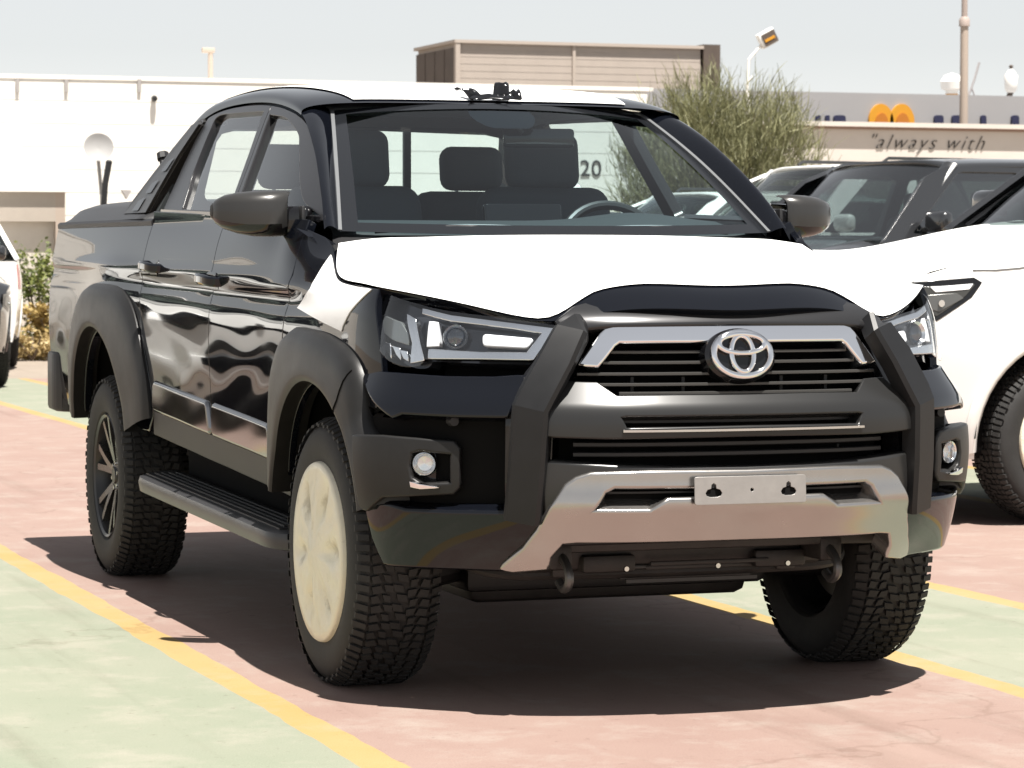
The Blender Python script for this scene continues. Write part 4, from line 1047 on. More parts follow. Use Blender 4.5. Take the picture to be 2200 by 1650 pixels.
# ================================================================== WHEELS
def make_tyre():
    Rr, wd, rim = .388, .262, .238
    bm = bmesh.new(); w = wd / 2
    prof = [(-w + .028, rim), (-w + .012, rim + .012), (-w + .004, rim + .04), (-w, rim + .075), (-w + .006, Rr - .045), (-w + .020, Rr - .022), (-w + .040, Rr - .013), (0, Rr - .010), (w - .040, Rr - .013), (w - .020, Rr - .022), (w - .006, Rr - .045), (w, rim + .075), (w - .004, rim + .04), (w - .012, rim + .012), (w - .028, rim)]
    rings = [[bm.verts.new((a, r * math.cos(t), r * math.sin(t))) for t in [2 * math.pi * k / 72 for k in range(72)]] for a, r in prof]
    for i in range(len(rings) - 1):
        for k in range(72): bm.faces.new((rings[i][k], rings[i][(k + 1) % 72], rings[i + 1][(k + 1) % 72], rings[i + 1][k]))
    def rad(x):
        t = abs(x) / w; return Rr - .028 * max(0, (t - .72) / .28) ** 2 if t < 1 else Rr - .028
    def block(poly, base=.016):
        # poly: list of (x, arc) corners ; raised block
        top = []; bot = []
        for x, a in poly:
            th = a / Rr; r = rad(x); top.append(bm.verts.new((x, r * math.cos(th), r * math.sin(th)))); bot.append(bm.verts.new((x * 1.01, (r - base) * math.cos(th), (r - base) * math.sin(th))))
        bm.faces.new(top)
        k = len(poly)
        for i in range(k): bm.faces.new((bot[i], bot[(i + 1) % k], top[(i + 1) % k], top[i]))
    C = 2 * math.pi * Rr; N = 84; p = C / N
    for k in range(N):
        a = k * p
        for s in (-1, 1):
            o = a + (0 if s < 0 else p * .5); e = .004 * (k % 2)
            block([(s * (w - .006 - e), o), (s * .092, o + p * .14), (s * .092, o + p * .74), (s * (w - .006 - e), o + p * .64)], .008)
            z = .006 if k % 2 else -.002
            block([(s * (.084 + z * .3), o + p * .22), (s * (.060 + z), o + p * .10), (s * (.050 + z), o + p * .80), (s * (.080 + z * .3), o + p * .92)], .008)
            block([(s * (.050 + z * .4), o + p * .02), (s * (.024 + z), o + p * .16), (s * (.022 + z), o + p * .86), (s * (.043 + z * .4), o + p * .70)], .008)
        z = .006 if k % 2 else -.006
        block([(-.017 + z, a), (.012 + z, a + p * .16), (.017 + z, a + p * .88), (-.012 + z, a + p * .70)], .008)
    bmesh.ops.recalc_face_normals(bm, faces=bm.faces)
    me = bpy.data.meshes.new('tyre')
    for f in bm.faces: f.smooth = True
    for e in bm.edges:
        if len(e.link_faces) == 2 and e.calc_face_angle(0) > R(35): e.smooth = False
    bm.to_mesh(me); bm.free(); me.materials.append(RUBBER); return me
TYRE = make_tyre()
def raised_ring(bm, r, t, x): add_lathe(bm, [(x, r - t), (x - .003, r - t * .5), (x, r + t)], seg=60)
def rim_meshes():
    """outer face towards -x"""
    bm = bmesh.new(); add_lathe(bm, [(-.105, .236), (-.112, .240), (-.118, .236), (-.112, .226), (-.09, .220), (-.02, .208), (.09, .222), (.11, .238)], seg=64, caps=False)
    barrel = bmesh_to(bm, 'barrel', RIMB)
    bm = bmesh.new(); add_lathe(bm, [(-.088, .0001), (-.088, .030), (-.080, .034), (-.078, .062), (-.066, .075), (-.05, .07)], seg=36, caps=False); hub = bmesh_to(bm, 'hub', RIMB)
    bm = bmesh.new(); add_lathe(bm, [(.02, .19), (.02, .08), (.01, .08), (.01, .19), (.02, .19)], seg=40, caps=False); disc = bmesh_to(bm, 'brake_disc', mat('brake_steel', (.16, .155, .15), .4, metal=.8))
    sp = []; bm = bmesh.new()
    # one Y-shaped twin spoke along +y
    def bar(p0, p1, w0, w1, t=.03):
        d = Vector(p1) - Vector(p0); sd = Vector((1, 0, 0)).cross(d).normalized()
        q = []
        for p, w in ((p0, w0), (p1, w1)):
            p = Vector(p); q.append([p + sd * w, p - sd * w, p - sd * w * 1.15 + Vector((t, 0, 0)), p + sd * w * 1.15 + Vector((t, 0, 0))])
        V = [[bm.verts.new(v) for v in r] for r in q]
        for i in range(4): bm.faces.new((V[0][i], V[0][(i + 1) % 4], V[1][(i + 1) % 4], V[1][i]))
        bm.faces.new(V[0][::-1]); bm.faces.new(V[1])
    bar((-.080, .055, 0), (-.096, .140, .022), .015, .012); bar((-.080, .055, 0), (-.096, .140, -.022), .015, .012)
    bar((-.096, .140, .022), (-.108, .226, .046), .012, .012); bar((-.096, .140, -.022), (-.108, .226, -.046), .012, .012)
    bmesh.ops.recalc_face_normals(bm, faces=bm.faces)
    spoke = bmesh_to(bm, 'spoke', mat('spoke_dark', (.13, .128, .125), .22, metal=.9))
    return barrel, hub, disc, spoke
def bmesh_to(bm, name, m):
    bmesh.ops.recalc_face_normals(bm, faces=bm.faces)
    me = bpy.data.meshes.new(name)
    for f in bm.faces: f.smooth = True
    for e in bm.edges:
        if len(e.link_faces) == 2 and e.calc_face_angle(0) > R(30): e.smooth = False
    bm.to_mesh(me); bm.free(); me.materials.append(m); return me
BARREL, HUB, DISC, SPOKE = rim_meshes()
def cover_mesh():
    V = []; F = []; nr, na = 14, 64; rr = np.random.default_rng(3); ph = rr.uniform(0, 6.28, 12)
    for i in range(nr):
        r = .256 * i / (nr - 1)
        for k in range(na):
            a = 2 * math.pi * k / na
            sp = max(0.0, math.cos(6 * a + .4)) ** 1.2 * math.exp(-((r - .155) / .06) ** 2) + .35 * max(0.0, math.cos(12 * a + 1.1)) ** 3 * math.exp(-((r - .20) / .03) ** 2) - .5 * math.exp(-(r / .05) ** 2)
            wr = .020 * sp + .0022 * math.sin(17 * a + 38 * r + ph[1]) * (r / .25) + .0018 * math.sin(29 * a - 60 * r + ph[2]) * (r / .25) ** .5 + .0016 * math.sin(70 * r * math.cos(a + .6) + 20 * math.sin(3 * a) * r + ph[3])
            x = -.1365 - .008 * (1 - (r / .256) ** 2) + wr * min(1.0, (.256 - r) / .03)
            rj = r
            V.append((x, rj * math.cos(a), rj * math.sin(a)))
    for r_, x_ in ((.2595, -.131), (.262, -.116)):
        for k in range(na): V.append((x_, r_ * math.cos(2 * math.pi * k / na), r_ * math.sin(2 * math.pi * k / na)))
    nr += 2
    for i in range(nr - 1):
        for k in range(na): F.append((i * na + k, i * na + (k + 1) % na, (i + 1) * na + (k + 1) % na, (i + 1) * na + k))
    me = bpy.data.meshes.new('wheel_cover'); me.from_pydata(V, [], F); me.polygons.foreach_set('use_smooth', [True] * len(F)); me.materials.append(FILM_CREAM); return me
COVER = cover_mesh()
for s, y, cov in ((-1, 0, True), (1, 0, True), (-1, 3.085, False), (1, 3.085, False)):
    w = empty('wheel', (s * .765, y, .386), 0.0 if s < 0 else math.pi); w.parent = truck; w.rotation_euler = (R(17 if y else 0), 0, 0 if s < 0 else math.pi)
    link('tyre', TYRE, None, w)
    link('barrel', BARREL, None, w); link('hub', HUB, None, w); link('brake_disc', DISC, None, w)
    for k in range(6):
        o = link('spoke', SPOKE, None, w); o.rotation_euler = (2 * math.pi * k / 6, 0, 0)
        lathe('wheel_nut', [(-.085, .0001), (-.085, .008), (-.07, .010)], MACH, w, c=(0, .05 * math.cos(2 * math.pi * k / 6 + .5), .05 * math.sin(2 * math.pi * k / 6 + .5)), seg=8)
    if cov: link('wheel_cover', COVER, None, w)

# ================================================================== SIDE STEPS, MIRRORS
for s in (-1, 1):
    ys = np.linspace(.34, 2.40, 30); P = []
    for i, y in enumerate(ys):
        e = min(1, (i + .02) / 2.5, (len(ys) - 1 - i + .02) / 2.5); e = math.sqrt(max(0, 1 - (1 - e) ** 2)); zz = .372 + .020 * y; xo = .80 + .135 * (.35 + .65 * e)
        P.append([(s * .74, y, zz + .01), (s * .76, y, zz + .030), (s * (xo - .030), y, zz + .030), (s * (xo - .006), y, zz + .022), (s * xo, y, zz + .004), (s * (xo - .006), y, zz - .026), (s * (xo - .05), y, zz - .034), (s * .74, y, zz - .02)])
    P = np.array(P); a, b = P.shape[:2]
    F = [(i * b + j, i * b + (j + 1) % b, (i + 1) * b + (j + 1) % b, (i + 1) * b + j) for i in range(a - 1) for j in range(b)] + [tuple(range(b)), tuple((a - 1) * b + j for j in range(b))]
    st = mesh('side_step', P.reshape(-1, 3), F, mat('step_grey', (.05, .05, .053), .34, metal=.4), truck, sharp=R(30))
    box('tread_pad', (s * .83, 1.37, .372 + .020 * 1.37 + .0315), (.13, 1.86, .006), BLACKP, st, M=rot(rx=math.atan(.020)))
    for k in range(4): box('tread_rib', (s * (.79 + .026 * k), 1.37, .372 + .020 * 1.37 + .036), (.008, 1.8, .006), BLACKP, st, M=rot(rx=math.atan(.020)))
    for y in (.7, 1.4, 2.1): tube('bracket', [(s * .50, y, .44), (s * .78, y, .37 + .02 * y)], .02, DEEP, st, 8)
def mirror(s):
    # housing: loft along x from inner to outer; ring in (y,z)
    m_ = empty('door_mirror', (s * .812, .60, 1.30)); m_.parent = truck; m_.rotation_euler = (0, 0, s * R(30)); P = []
    xs = [.0, .012, .055, .11, .160, .205, .232, .246]
    top = [.130, .136, .138, .137, .133, .124, .112, .096]; bot = [.008, .0, -.004, -.004, .004, .018, .034, .052]; yf = [-.050, -.070, -.092, -.098, -.092, -.076, -.055, -.028]
    for i, x in enumerate(xs):
        zc = (top[i] + bot[i]) / 2; hz = (top[i] - bot[i]) / 2; r = []
        for k in range(24):
            a = 2 * math.pi * k / 24; c, sn = math.cos(a), math.sin(a)
            yy = (abs(c) ** .7) * (yf[i] if c > 0 else -.045); zz = zc + hz * math.copysign(abs(sn) ** .55, sn); r.append((s * x, yy, zz))
        P.append(r)
    P = np.array(P); V = P.reshape(-1, 3); b = 24; a = len(P)
    # upper shell grey, lower band gloss black
    F1, F2 = [], []
    for i in range(a - 1):
        for j in range(b):
            f = (i * b + j, i * b + (j + 1) % b, (i + 1) * b + (j + 1) % b, (i + 1) * b + j); z = V[list(f), 2].mean(); lim = .022 + .055 * (i / a)
            (F1 if z > lim else F2).append(f)
    caps = [tuple(range(b)), tuple((a - 1) * b + j for j in range(b))]
    mesh('cap', V, F1, mat('mirror_grey', (.040, .039, .038), .28, metal=.4), m_, sharp=R(60)); mesh('lower_shell', V, F2 + caps, GLOSSB, m_, sharp=R(60))
    box('mirror_glass', (s * .115, .046, .070), (.16, .006, .078), CHROME, m_, bevel=.002)
    bm = bmesh.new(); add_box(bm, (s * -.020, -.005, .048), (.10, .075, .085), None, .022, 3); from_bm('arm', bm, GLOSSB, m_)
    box('sail_panel', (s * -.030, -.02, .045), (.012, .10, .09), BLACKP, m_, bevel=.004, M=rot(rz=-s * R(30)))
    return m_
mirror(-1); mirror(1)

# ================================================================== CABIN
def soft(name, c, s, m, parent, rx=0, rz=0, bv=.04): return box(name, c, s, m, parent, bevel=bv, M=rot(rx=rx, rz=rz), seg=4)
P = []
for x in np.linspace(-.72, .72, 25):
    bulge = .028 * math.exp(-((x - .36) / .18) ** 2)
    P.append([(x, .34 + .1 * (x / .72) ** 2, 1.285), (x, .48, 1.318 + bulge * .3), (x, .62, 1.345 + bulge), (x, .74, 1.350 + bulge), (x, .80, 1.325), (x, .83, 1.15), (x, .80, .95)])
gridmesh('dashboard', np.array(P), DASH, truck)
soft('centre_screen', (0, .76, 1.33), (.26, .03, .15), GLOSSB, truck, rx=R(-12), bv=.008)
st = empty('steering_wheel', (.37, .90, 1.24)); st.parent = truck; st.rotation_euler = (R(64), 0, 0)
bm = bmesh.new(); add_tube(bm, [(.185 * math.cos(a), .185 * math.sin(a), 0) for a in np.linspace(0, 2 * math.pi, 41)], .016, 10, caps=False); from_bm('rim', bm, mat('wheel_leather', (.03, .03, .03), .35), st)
soft('boss', (0, -.01, -.01), (.14, .12, .05), DASH, st, bv=.02)
for a in (0, math.pi, -math.pi / 2): box('spoke', (.11 * math.cos(a), .11 * math.sin(a), -.004), (.10 if abs(math.cos(a)) > .5 else .05, .04 if abs(math.cos(a)) > .5 else .10, .015), DASH, st, bevel=.005)
def seat(x, y, front=True):
    t = empty('front_seat' if front else 'rear_seat', (x, y, .72)); t.parent = truck
    soft('cushion', (0, -.18, .16), (.50, .52, .16), CLOTH, t, bv=.06); soft('backrest', (0, .13, .46), (.48, .16, .60), CLOTH, t, rx=R(-14), bv=.07)
    soft('headrest', (0, .20, .845 if front else .84), (.265 if front else .24, .10, .20 if front else .165), CLOTH, t, rx=R(-8), bv=.045)
    for dx in (-.06, .06): tube('post', [(dx, .185, .70), (dx, .195, .80)], .007, MACH, t, 6)
seat(-.36, 1.30); seat(.33, 1.30); seat(-.36, 2.10, False); seat(.34, 2.10, False)
box('cabin_floor', (0, 1.5, .66), (1.6, 2.2, .04), DEEP, truck)
# windscreen papers on the far side: none

# ================================================================== OTHER CARS
TYRE_S = TYRE
def car(name, label, paint, fo=.90, wb=2.85, ro=1.05, hw=.95, hz=(1.12, 1.33), belt=1.38, roofz=1.88, wy=.42, ty=1.15, rear_top=3.2, glassm=None, film=False, wheel_r=.386, roofm=None, cover=True, group=None, grille=True):
    """local frame: nose towards -y, origin on the ground under the front axle"""
    t = empty(name); tag(t, label, 'car', group); gm = glassm or glass('car_glass', (.42, .48, .47), 1.55)
    y0, y1 = -fo, wb + ro; roofm = roofm or paint
    zs = [.30, .45, .62, .80, .95, 1.08, 1.20, 1.30, 1.40]; ys = [y0, y0 + .25, y0 + .6, 0, .6, wb * .6, wb, y1 - .4, y1]
    fac = [.78, .90, .965, .985, .99, 1, 1, .97, .88]; pr = [.93, .965, .985, 1.0, 1.0, .985, .955, .92, .88]
    tb = Spl2(ys, zs, [[hw * f * p for p in pr] for f in fac])
    S = Surf(lambda y, z: np.stack([tb(y, z), y, z], 1), 1)
    topz = Spl([y0, y0 + .12, y0 + .45, wy - .1, wy + .3, 2.0, y1 - .5, y1], [hz[0] - .20, hz[0] - .05, hz[0] + .04, hz[1] - .03, belt - .03, belt, belt, belt - .05])
    ar = lambda cy: [(cy + (wheel_r + .075) * math.cos(a), wheel_r + .02 + (wheel_r + .075) * math.sin(a)) for a in np.linspace(R(-12), R(192), 26)]
    ed = []
    ed += [(y0 + .02, .36)] + ar(0)[::-1] + ar(wb)[::-1] + [(y1 - .02, .40), (y1 - .01, .8)]
    ed += [(y, float(topz(y)) - .045) for y in np.linspace(y1 - .01, y0 + .01, 30)]
    both('side_panel', S, np.array(ed), paint, t, h=.05, depth=.03, edge=.004)
    # top: hood and belt deck
    P = []
    for y in np.linspace(y0, wy + .25, 22):
        zt_ = float(topz(y)); w = float(tb([y], [zt_ - .05])[0]); r = []
        for q in np.linspace(-1, 1, 29): r.append((w * q * (1.0 if abs(q) < .99 else 1), y, zt_ - .045 * abs(q) ** 6 + .03 * (1 - q * q) + .015 * math.exp(-((abs(q) - .62) / .12) ** 2)))
        P.append(r)
    gridmesh('hood', np.array(P), FILM if film else paint, t)
    # nose and tail
    for (yy, sgn, nm) in ((y0, -1, 'nose'), (y1, 1, 'tail')):
        P = []
        for z in np.linspace(.30, float(topz(yy)) - .02, 14):
            w = float(tb([yy], [z])[0]); P.append([(w * q, yy + sgn * (.10 * (1 - q * q) * math.sin(math.pi * min(1, (z - .2) / 1.1)) ** .5) - 0, z) for q in np.linspace(-1, 1, 21)])
        gridmesh(nm, np.array(P), paint, t)
    # arches lips, wheels, inner housings
    for s in (-1, 1):
        for cy in (0, wb):
            P = []
            for a in np.linspace(R(-8), R(188), 24):
                c, sn = math.cos(a), math.sin(a); r0 = wheel_r + .073
                x = float(tb([cy + r0 * c], [max(.32, wheel_r + .02 + r0 * sn)])[0])
                P.append([(s * (x + dx), cy + (r0 + dr) * c, wheel_r + .02 + (r0 + dr) * sn) for dr, dx in ((-.004, -.07), (-.004, .012), (.012, .020), (.045, .014), (.055, -.004))])
            gridmesh('arch_lip', np.array(P), paint, t, mir=False)
            P = np.array([[(s * x, cy + (wheel_r + .09) * math.cos(a), wheel_r + .02 + (wheel_r + .09) * math.sin(a)) for x in (.5, hw - .06)] for a in np.linspace(0, math.pi, 16)]); gridmesh('wheel_housing', P, DEEP, t)
            bm = bmesh.new(); bm.faces.new([bm.verts.new((s * .52, cy + (wheel_r + .09) * math.cos(a), wheel_r + .02 + (wheel_r + .09) * math.sin(a))) for a in np.linspace(R(-10), R(190), 16)]); from_bm('housing_wall', bm, DEEP, t)
            w = empty('wheel', (s * (hw - .155), cy, wheel_r), 0 if s < 0 else math.pi); w.parent = t; w.scale = (1, wheel_r / .386, wheel_r / .386)
            link('tyre', TYRE_S, None, w); link('barrel', BARREL, None, w); link('hub', HUB, None, w)
            for k in range(6): o = link('spoke', SPOKE, None, w); o.rotation_euler = (2 * math.pi * k / 6, 0, 0)
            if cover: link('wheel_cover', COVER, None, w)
    box('underbody', (0, wb / 2, .42), (hw * 1.7, wb + fo + ro - .5, .22), DEEP, t, bevel=.05)
    # greenhouse
    tw = hw * .70; bwid = hw * .895; rz = roofz
    def col_(y):  # roof half width
        return tw
    wsb = lambda q: (bwid * .90 * q, wy + .14 * q * q, belt - .03); wst = lambda q: (tw * .93 * q, ty + .09 * q * q, rz - .05 - .02 * q * q)
    P = [[np.array(wsb(q)) * (1 - k) + np.array(wst(q)) * k + np.array([0, 0, .03 * math.sin(math.pi * k)]) for q in np.linspace(-1, 1, 21)] for k in np.linspace(0, 1, 9)]
    gridmesh('windscreen', np.array(P), gm, t)
    yt = np.linspace(ty, rear_top, 16); P = []
    for i, y in enumerate(yt):
        u = (y - ty) / (rear_top - ty); cz = rz - .05 + .05 * math.sin(math.pi * min(1, .08 + u * .92)) ** .5 if u < 1 else rz - .05
        P.append([(tw * q + .0, y + (.09 * q * q if u < .15 else 0) * (1 - u / .15 if u < .15 else 0), cz - .055 * abs(q) ** 5) for q in np.linspace(-1, 1, 21)])
    gridmesh('roof', np.array(P), roofm, t, thick=.03)
    yb = y1 - .12
    P = [[np.array((tw * .93 * q, rear_top, rz - .06)) * (1 - k) + np.array((bwid * .9 * q, yb, belt)) * k for q in np.linspace(-1, 1, 9)] for k in np.linspace(0, 1, 6)]
    gridmesh('rear_window', np.array(P), gm, t)
    lean = lambda z: bwid + (tw - bwid) * np.clip((z - belt) / (rz - .07 - belt), -.2, 1.1)
    SG = Surf(lambda y, z: np.stack([lean(z) - .03 * np.clip((.75 - y) / .5, 0, 1), y, z], 1), 1)
    tl = rz - .075; zl = belt - .02
    wpoly1 = roundpoly([(wy + .26, zl + .03), (1.62, zl + .03), (1.66, tl - .03), (ty + .16, tl - .03)], .04, 4)
    wpoly2 = roundpoly([(1.72, zl + .03), (rear_top - .20, zl + .03), (rear_top - .16, tl - .03), (1.76, tl - .03)], .04, 4)
    frame = np.array([(wy + .02, zl - .03), (yb, zl - .03), (rear_top + .12, tl), (ty + .06, tl), (ty - .12, tl - .07)])
    for mr in (True, False):
        fr = patch('side_frame', SG, frame, roofm, t, holes=[wpoly1, wpoly2], mir=mr, h=.08, depth=.05, edge=.004)
        patch('side_window', SG.off(-.012), wpoly1, gm, t, mir=mr, h=.1, depth=.002); patch('side_window', SG.off(-.012), wpoly2, gm, t, mir=mr, h=.1, depth=.002)
    for s in (-1, 1):
        P = [[np.array(wsb(s)) * (1 - k) + np.array(wst(s)) * k + d for d in (np.array([-.02 * s, 0, .014]), np.array([.025 * s, .0, .022]), np.array([.06 * s, .06, .004]))] for k in np.linspace(-.03, 1.02, 9)]
        gridmesh('a_pillar', np.array(P), roofm, t)
        if roofm is paint and paint is WHITE: tube('roof_rail', [(s * tw * .88, ty + .35, rz + .0), (s * tw * .88, ty + .4, rz + .03), (s * tw * .88, rear_top - .3, rz + .03), (s * tw * .88, rear_top - .25, rz)], .014, CHROME if roofm is not paint else BLACKP, t, 8)
        m_ = empty('door_mirror', (s * (bwid + .02), wy + .38, belt + .02)); m_.parent = t
        bm = bmesh.new(); add_box(bm, (s * .10, 0, .07), (.22, .10, .14), None, .045, 4); from_bm('housing', bm, roofm, m_); box('arm', (s * -.01, 0, .02), (.08, .05, .03), BLACKP, m_, bevel=.008)
        # lamps
        hp = np.array([(y0 + .05, hz[0] - .19), (y0 + .24, hz[0] - .245), (y0 + .40, hz[0] - .14), (y0 + .455, hz[0] - .075), (y0 + .42, hz[0] - .055), (y0 + .05, hz[0] - .085)])
        h_ = patch('headlight', S.off(.003), hp, GLOSSB, t, mir=s < 0, h=.03, depth=.02, edge=.004)
        hp2 = np.array([(y0 + .08, hz[0] - .18), (y0 + .24, hz[0] - .225), (y0 + .37, hz[0] - .135), (y0 + .42, hz[0] - .085), (y0 + .10, hz[0] - .10)])
        patch('lamp_cell', S.off(.006), hp2, mat('lamp_smoke', (.045, .045, .042), .14), h_, mir=s < 0, h=.03, depth=.004, edge=.002)
        hp3 = np.array([(y0 + .22, hz[0] - .098), (y0 + .41, hz[0] - .083), (y0 + .39, hz[0] - .105), (y0 + .24, hz[0] - .118)]); patch('lamp_strip', S.off(.009), hp3, mat('light_bar_white'), h_, mir=s < 0, h=.03, depth=.004, edge=.002)
        hp4 = np.array([(y0 + .20, hz[0] - .135), (y0 + .33, hz[0] - .125), (y0 + .36, hz[0] - .145), (y0 + .25, hz[0] - .205), (y0 + .20, hz[0] - .19)]); patch('lamp_reflector', S.off(.008), hp4, mat('lamp_grey', (.14, .14, .135), .2, metal=.5), h_, mir=s < 0, h=.02, depth=.004, edge=.004)
        q_ = S.off(.012).pt(y0 + .26, hz[0] - .17) * [s, 1, 1]; lathe('lamp_eye', [(-.01, .0001), (-.008, .012), (.004, .016)], REFL, h_, c=tuple(q_), axis='X', seg=14)
        rl = np.array([(y1 - .22, .86), (y1 - .03, .86), (y1 - .03, 1.10), (y1 - .16, 1.12)]); patch('rear_lamp', S.off(.004), rl, mat('rear_red', (.35, .02, .02), .2), t, mir=s < 0, h=.05, depth=.02, edge=.004)
        ys_ = np.linspace(y0 + .42, wy + .02, 9); tube('hood_gap', [S.off(.002).pt(y, float(topz(y)) - .060) * [s, 1, 1] for y in ys_], .003, mat('gap_grey', (.10, .10, .10), .8), t, 5)
        for yd in (wy + .12, 1.67, min(2.75, wb - .1)):
            pth = np.array([S.off(.0015).pt(yd + (.05 if z < .7 else 0), z) for z in np.linspace(.48, belt - .06, 10)]) * [s, 1, 1]
            tube('door_gap', pth, .0035, DEEP, t, 5)
    g_ = [(-.48, .62), (.48, .62), (.52, 1.0), (-.52, 1.0)]
    if not grille: g_ = [(-.40, .60), (.40, .60), (.36, .70), (-.36, .70)]
    bm = bmesh.new(); add_prism(bm, g_, 'Y', y0 - .125, y0 - .06); from_bm('grille', bm, GLOSSB, t)
    for k in range(4 if grille else 0): box('grille_bar', (0, y0 - .128, .68 + .085 * k), (.98, .02, .03), CHROME, t, bevel=.006)
    for s in (-1, 1): box('front_lamp', (s * (hw * .60), y0 - .055, hz[0] - .15), (.30, .08, .12), GLOSSB, t, bevel=.03, M=rot(rz=R(18 * s)))
    box('lower_intake', (0, y0 - .115, .50), (1.0, .03, .10), DEEP, t, bevel=.01)
    box('front_bumper', (0, y0 - .03, .46), (hw * 1.5, .16, .22), paint, t, bevel=.04)
    # cabin
    box('dashboard', (0, wy + .30, belt - .10), (bwid * 1.7, .34, .18), DASH, t, bevel=.04)
    for s in (-1, 1):
        box('seat_back', (s * .38, 1.55, 1.20), (.48, .16, .62), CLOTH, t, bevel=.06, M=rot(rx=R(-12))); box('headrest', (s * .38, 1.64, 1.58), (.26, .09, .17), CLOTH, t, bevel=.035)
        box('seat_back', (s * .38, 2.45, 1.20), (.5, .16, .6), CLOTH, t, bevel=.06, M=rot(rx=R(-12)))
    box('cabin_tub', (0, 1.9, .95), (bwid * 1.8, 2.9, .5), DEEP, t)
    return t
TAUPE = mat('dark_grey_paint', (.018, .019, .021), .2, coat=1.0)
v = car('parked_suv', 'white SUV behind the truck at right, front wheel under a pale cover', WHITE, film=True, hz=(1.19, 1.37), belt=1.42, roofz=1.95, hw=.98, roofm=TAUPE, group='vehicles parked in the lot')
v.location = (3.66, 4.72, 0); v.rotation_euler = (0, 0, R(-86))
v = car('parked_suv', 'black SUV with bare windscreen just behind the white SUV', TAUPE, hz=(1.14, 1.30), belt=1.36, roofz=1.89, hw=.96, wy=.40, ty=1.0, group='vehicles parked in the lot', cover=False, glassm=glass('pale_glass', (.40, .46, .46), 1.9))
v.location = (4.80, 9.75, 0); v.rotation_euler = (0, 0, R(-80))
v = car('parked_suv', 'white SUV whose roof and dark windscreen show below the tree', WHITE, hz=(1.15, 1.32), belt=1.40, roofz=2.0, group='vehicles parked in the lot', roofm=None)
v.location = (6.25, 14.2, 0); v.rotation_euler = (0, 0, R(-78))
v = car('parked_suv', 'farthest white SUV, its roof low beside the pickup\'s left pillar', WHITE, hz=(1.1, 1.28), belt=1.36, roofz=1.86, group='vehicles parked in the lot')
v.location = (6.9, 18.6, 0); v.rotation_euler = (0, 0, R(-80))
v = car('parked_suv', 'white hatch-backed car at the left edge, in front of the shrubs', WHITE, roofz=1.70, belt=1.22, hz=(1.0, 1.15), group='vehicles parked in the lot', cover=False)
v.location = (1.72, 27.0, 0); v.rotation_euler = (0, 0, R(176))
v = car('parked_suv', 'black car cut off by the left edge of the picture', TAUPE, group='vehicles parked in the lot', cover=False, hz=(.95, 1.1), belt=1.15, roofz=1.5)
v.location = (.60, 19.45, 0); v.rotation_euler = (0, 0, 0)
v = car('parked_suv', 'white car seen only as a reflection in the truck\'s doors', WHITE, group='vehicles parked in the lot', cover=False, roofm=TAUPE, grille=False)
v.location = (-3.05, 9.3, 0); v.rotation_euler = (0, 0, R(2))

# ================================================================== BUILDINGS
def gmat(name, c=(.5, .5, .5), **kw): return mat(name, c, kw.pop('rough', .7), **kw)
WALL = gmat('white_cladding', (.80, .775, .73), var=.04, vscale=3)
BEIGE = gmat('beige_cladding', (.40, .345, .30), var=.08, vscale=2)
BROWN = gmat('dark_brown_sheet', (.10, .075, .06), var=.3, vscale=1.5)
CONC = gmat('grey_fascia', (.30, .293, .298), var=.05, vscale=.6)
b1 = empty('white_building', (4, 28, 0)); tag(b1, 'long low white building with clad walls behind the truck', 'building')
def bx(name, x0, x1, y0, y1, z0, z1, m, parent, o=(4, 28, 0), bevel=0.0): return box(name, ((x0 + x1) / 2 - o[0], (y0 + y1) / 2 - o[1], (z0 + z1) / 2 - o[2]), (x1 - x0, y1 - y0, z1 - z0), m, parent, bevel)
bx('wall', -14, 11.4, 28.06, 36, 0, 3.36, WALL, b1)
for k in range(12):
    z0 = .02 + k * .28; z1 = z0 + .278
    for x0, x1 in (((-14, .6), (3.62, 11.42)) if z0 < 1.95 else ((-14, 11.42),)):
        bm = bmesh.new(); add_prism(bm, [(.052, z0), (.0355, z0), (.038, z1), (.052, z1)], 'X', x0 - 4, x1 - 4); from_bm('cladding_board', bm, WALL, b1)
bx('roof_edge', -14.1, 11.5, 28.025, 36.1, 3.36, 3.41, WALL, b1)
bx('roller_shutter', .62, 3.60, 28.02, 28.05, 0, 1.98, gmat('shutter_beige', (.62, .56, .49), var=.05), b1)
bx('shutter_box', .60, 3.60, 27.90, 28.02, 1.62, 1.98, gmat('shutter_box_beige', (.40, .35, .30), var=.05), b1)
bx('shutter_lintel', .52, 3.72, 27.84, 28.02, 1.98, 2.06, WALL, b1); bx('shutter_post', 3.60, 3.72, 27.90, 28.02, 0, 1.98, gmat('post_buff', (.40, .33, .275)), b1)
for px in (38, 143, 300): p = at(px, 182, y=28); bx('drain_outlet', p[0] - .022, p[0] + .022, 28.005, 28.03, p[2] - .09, p[2] + .07, gmat('outlet_grey', (.34, .32, .31)), b1)
p = at(335, 211, y=27.9); o = lathe('wall_lamp', [(-.05, .0001), (-.045, .03), (0, .04), (.06, .02)], BLACKP, b1, c=(p[0] - 4, -.01, p[2]), axis='Y', seg=12)
p = at(272, 417, y=27.9); prism('wall_bracket', [(p[0] - 4 - .06, p[2] + .05), (p[0] - 4 + .06, p[2] + .05), (p[0] - 4, p[2] - .06)], 'Y', -.12, -.02, gmat('outlet_grey', (.34, .32, .31)), b1)
# thin mast on the roof
p = at(452, 105, y=31); ms = empty('roof_mast', (p[0], 31, 3.41)); tag(ms, 'short buff mast standing on the white building\'s roof', 'mast')
tube('post', [(0, 0, 0), (0, 0, p[2] - 3.41 - .05)], .035, gmat('post_buff'), ms, 10); box('head', (-.03, 0, p[2] - 3.41 - .02), (.17, .08, .07), gmat('post_buff'), ms, bevel=.01)
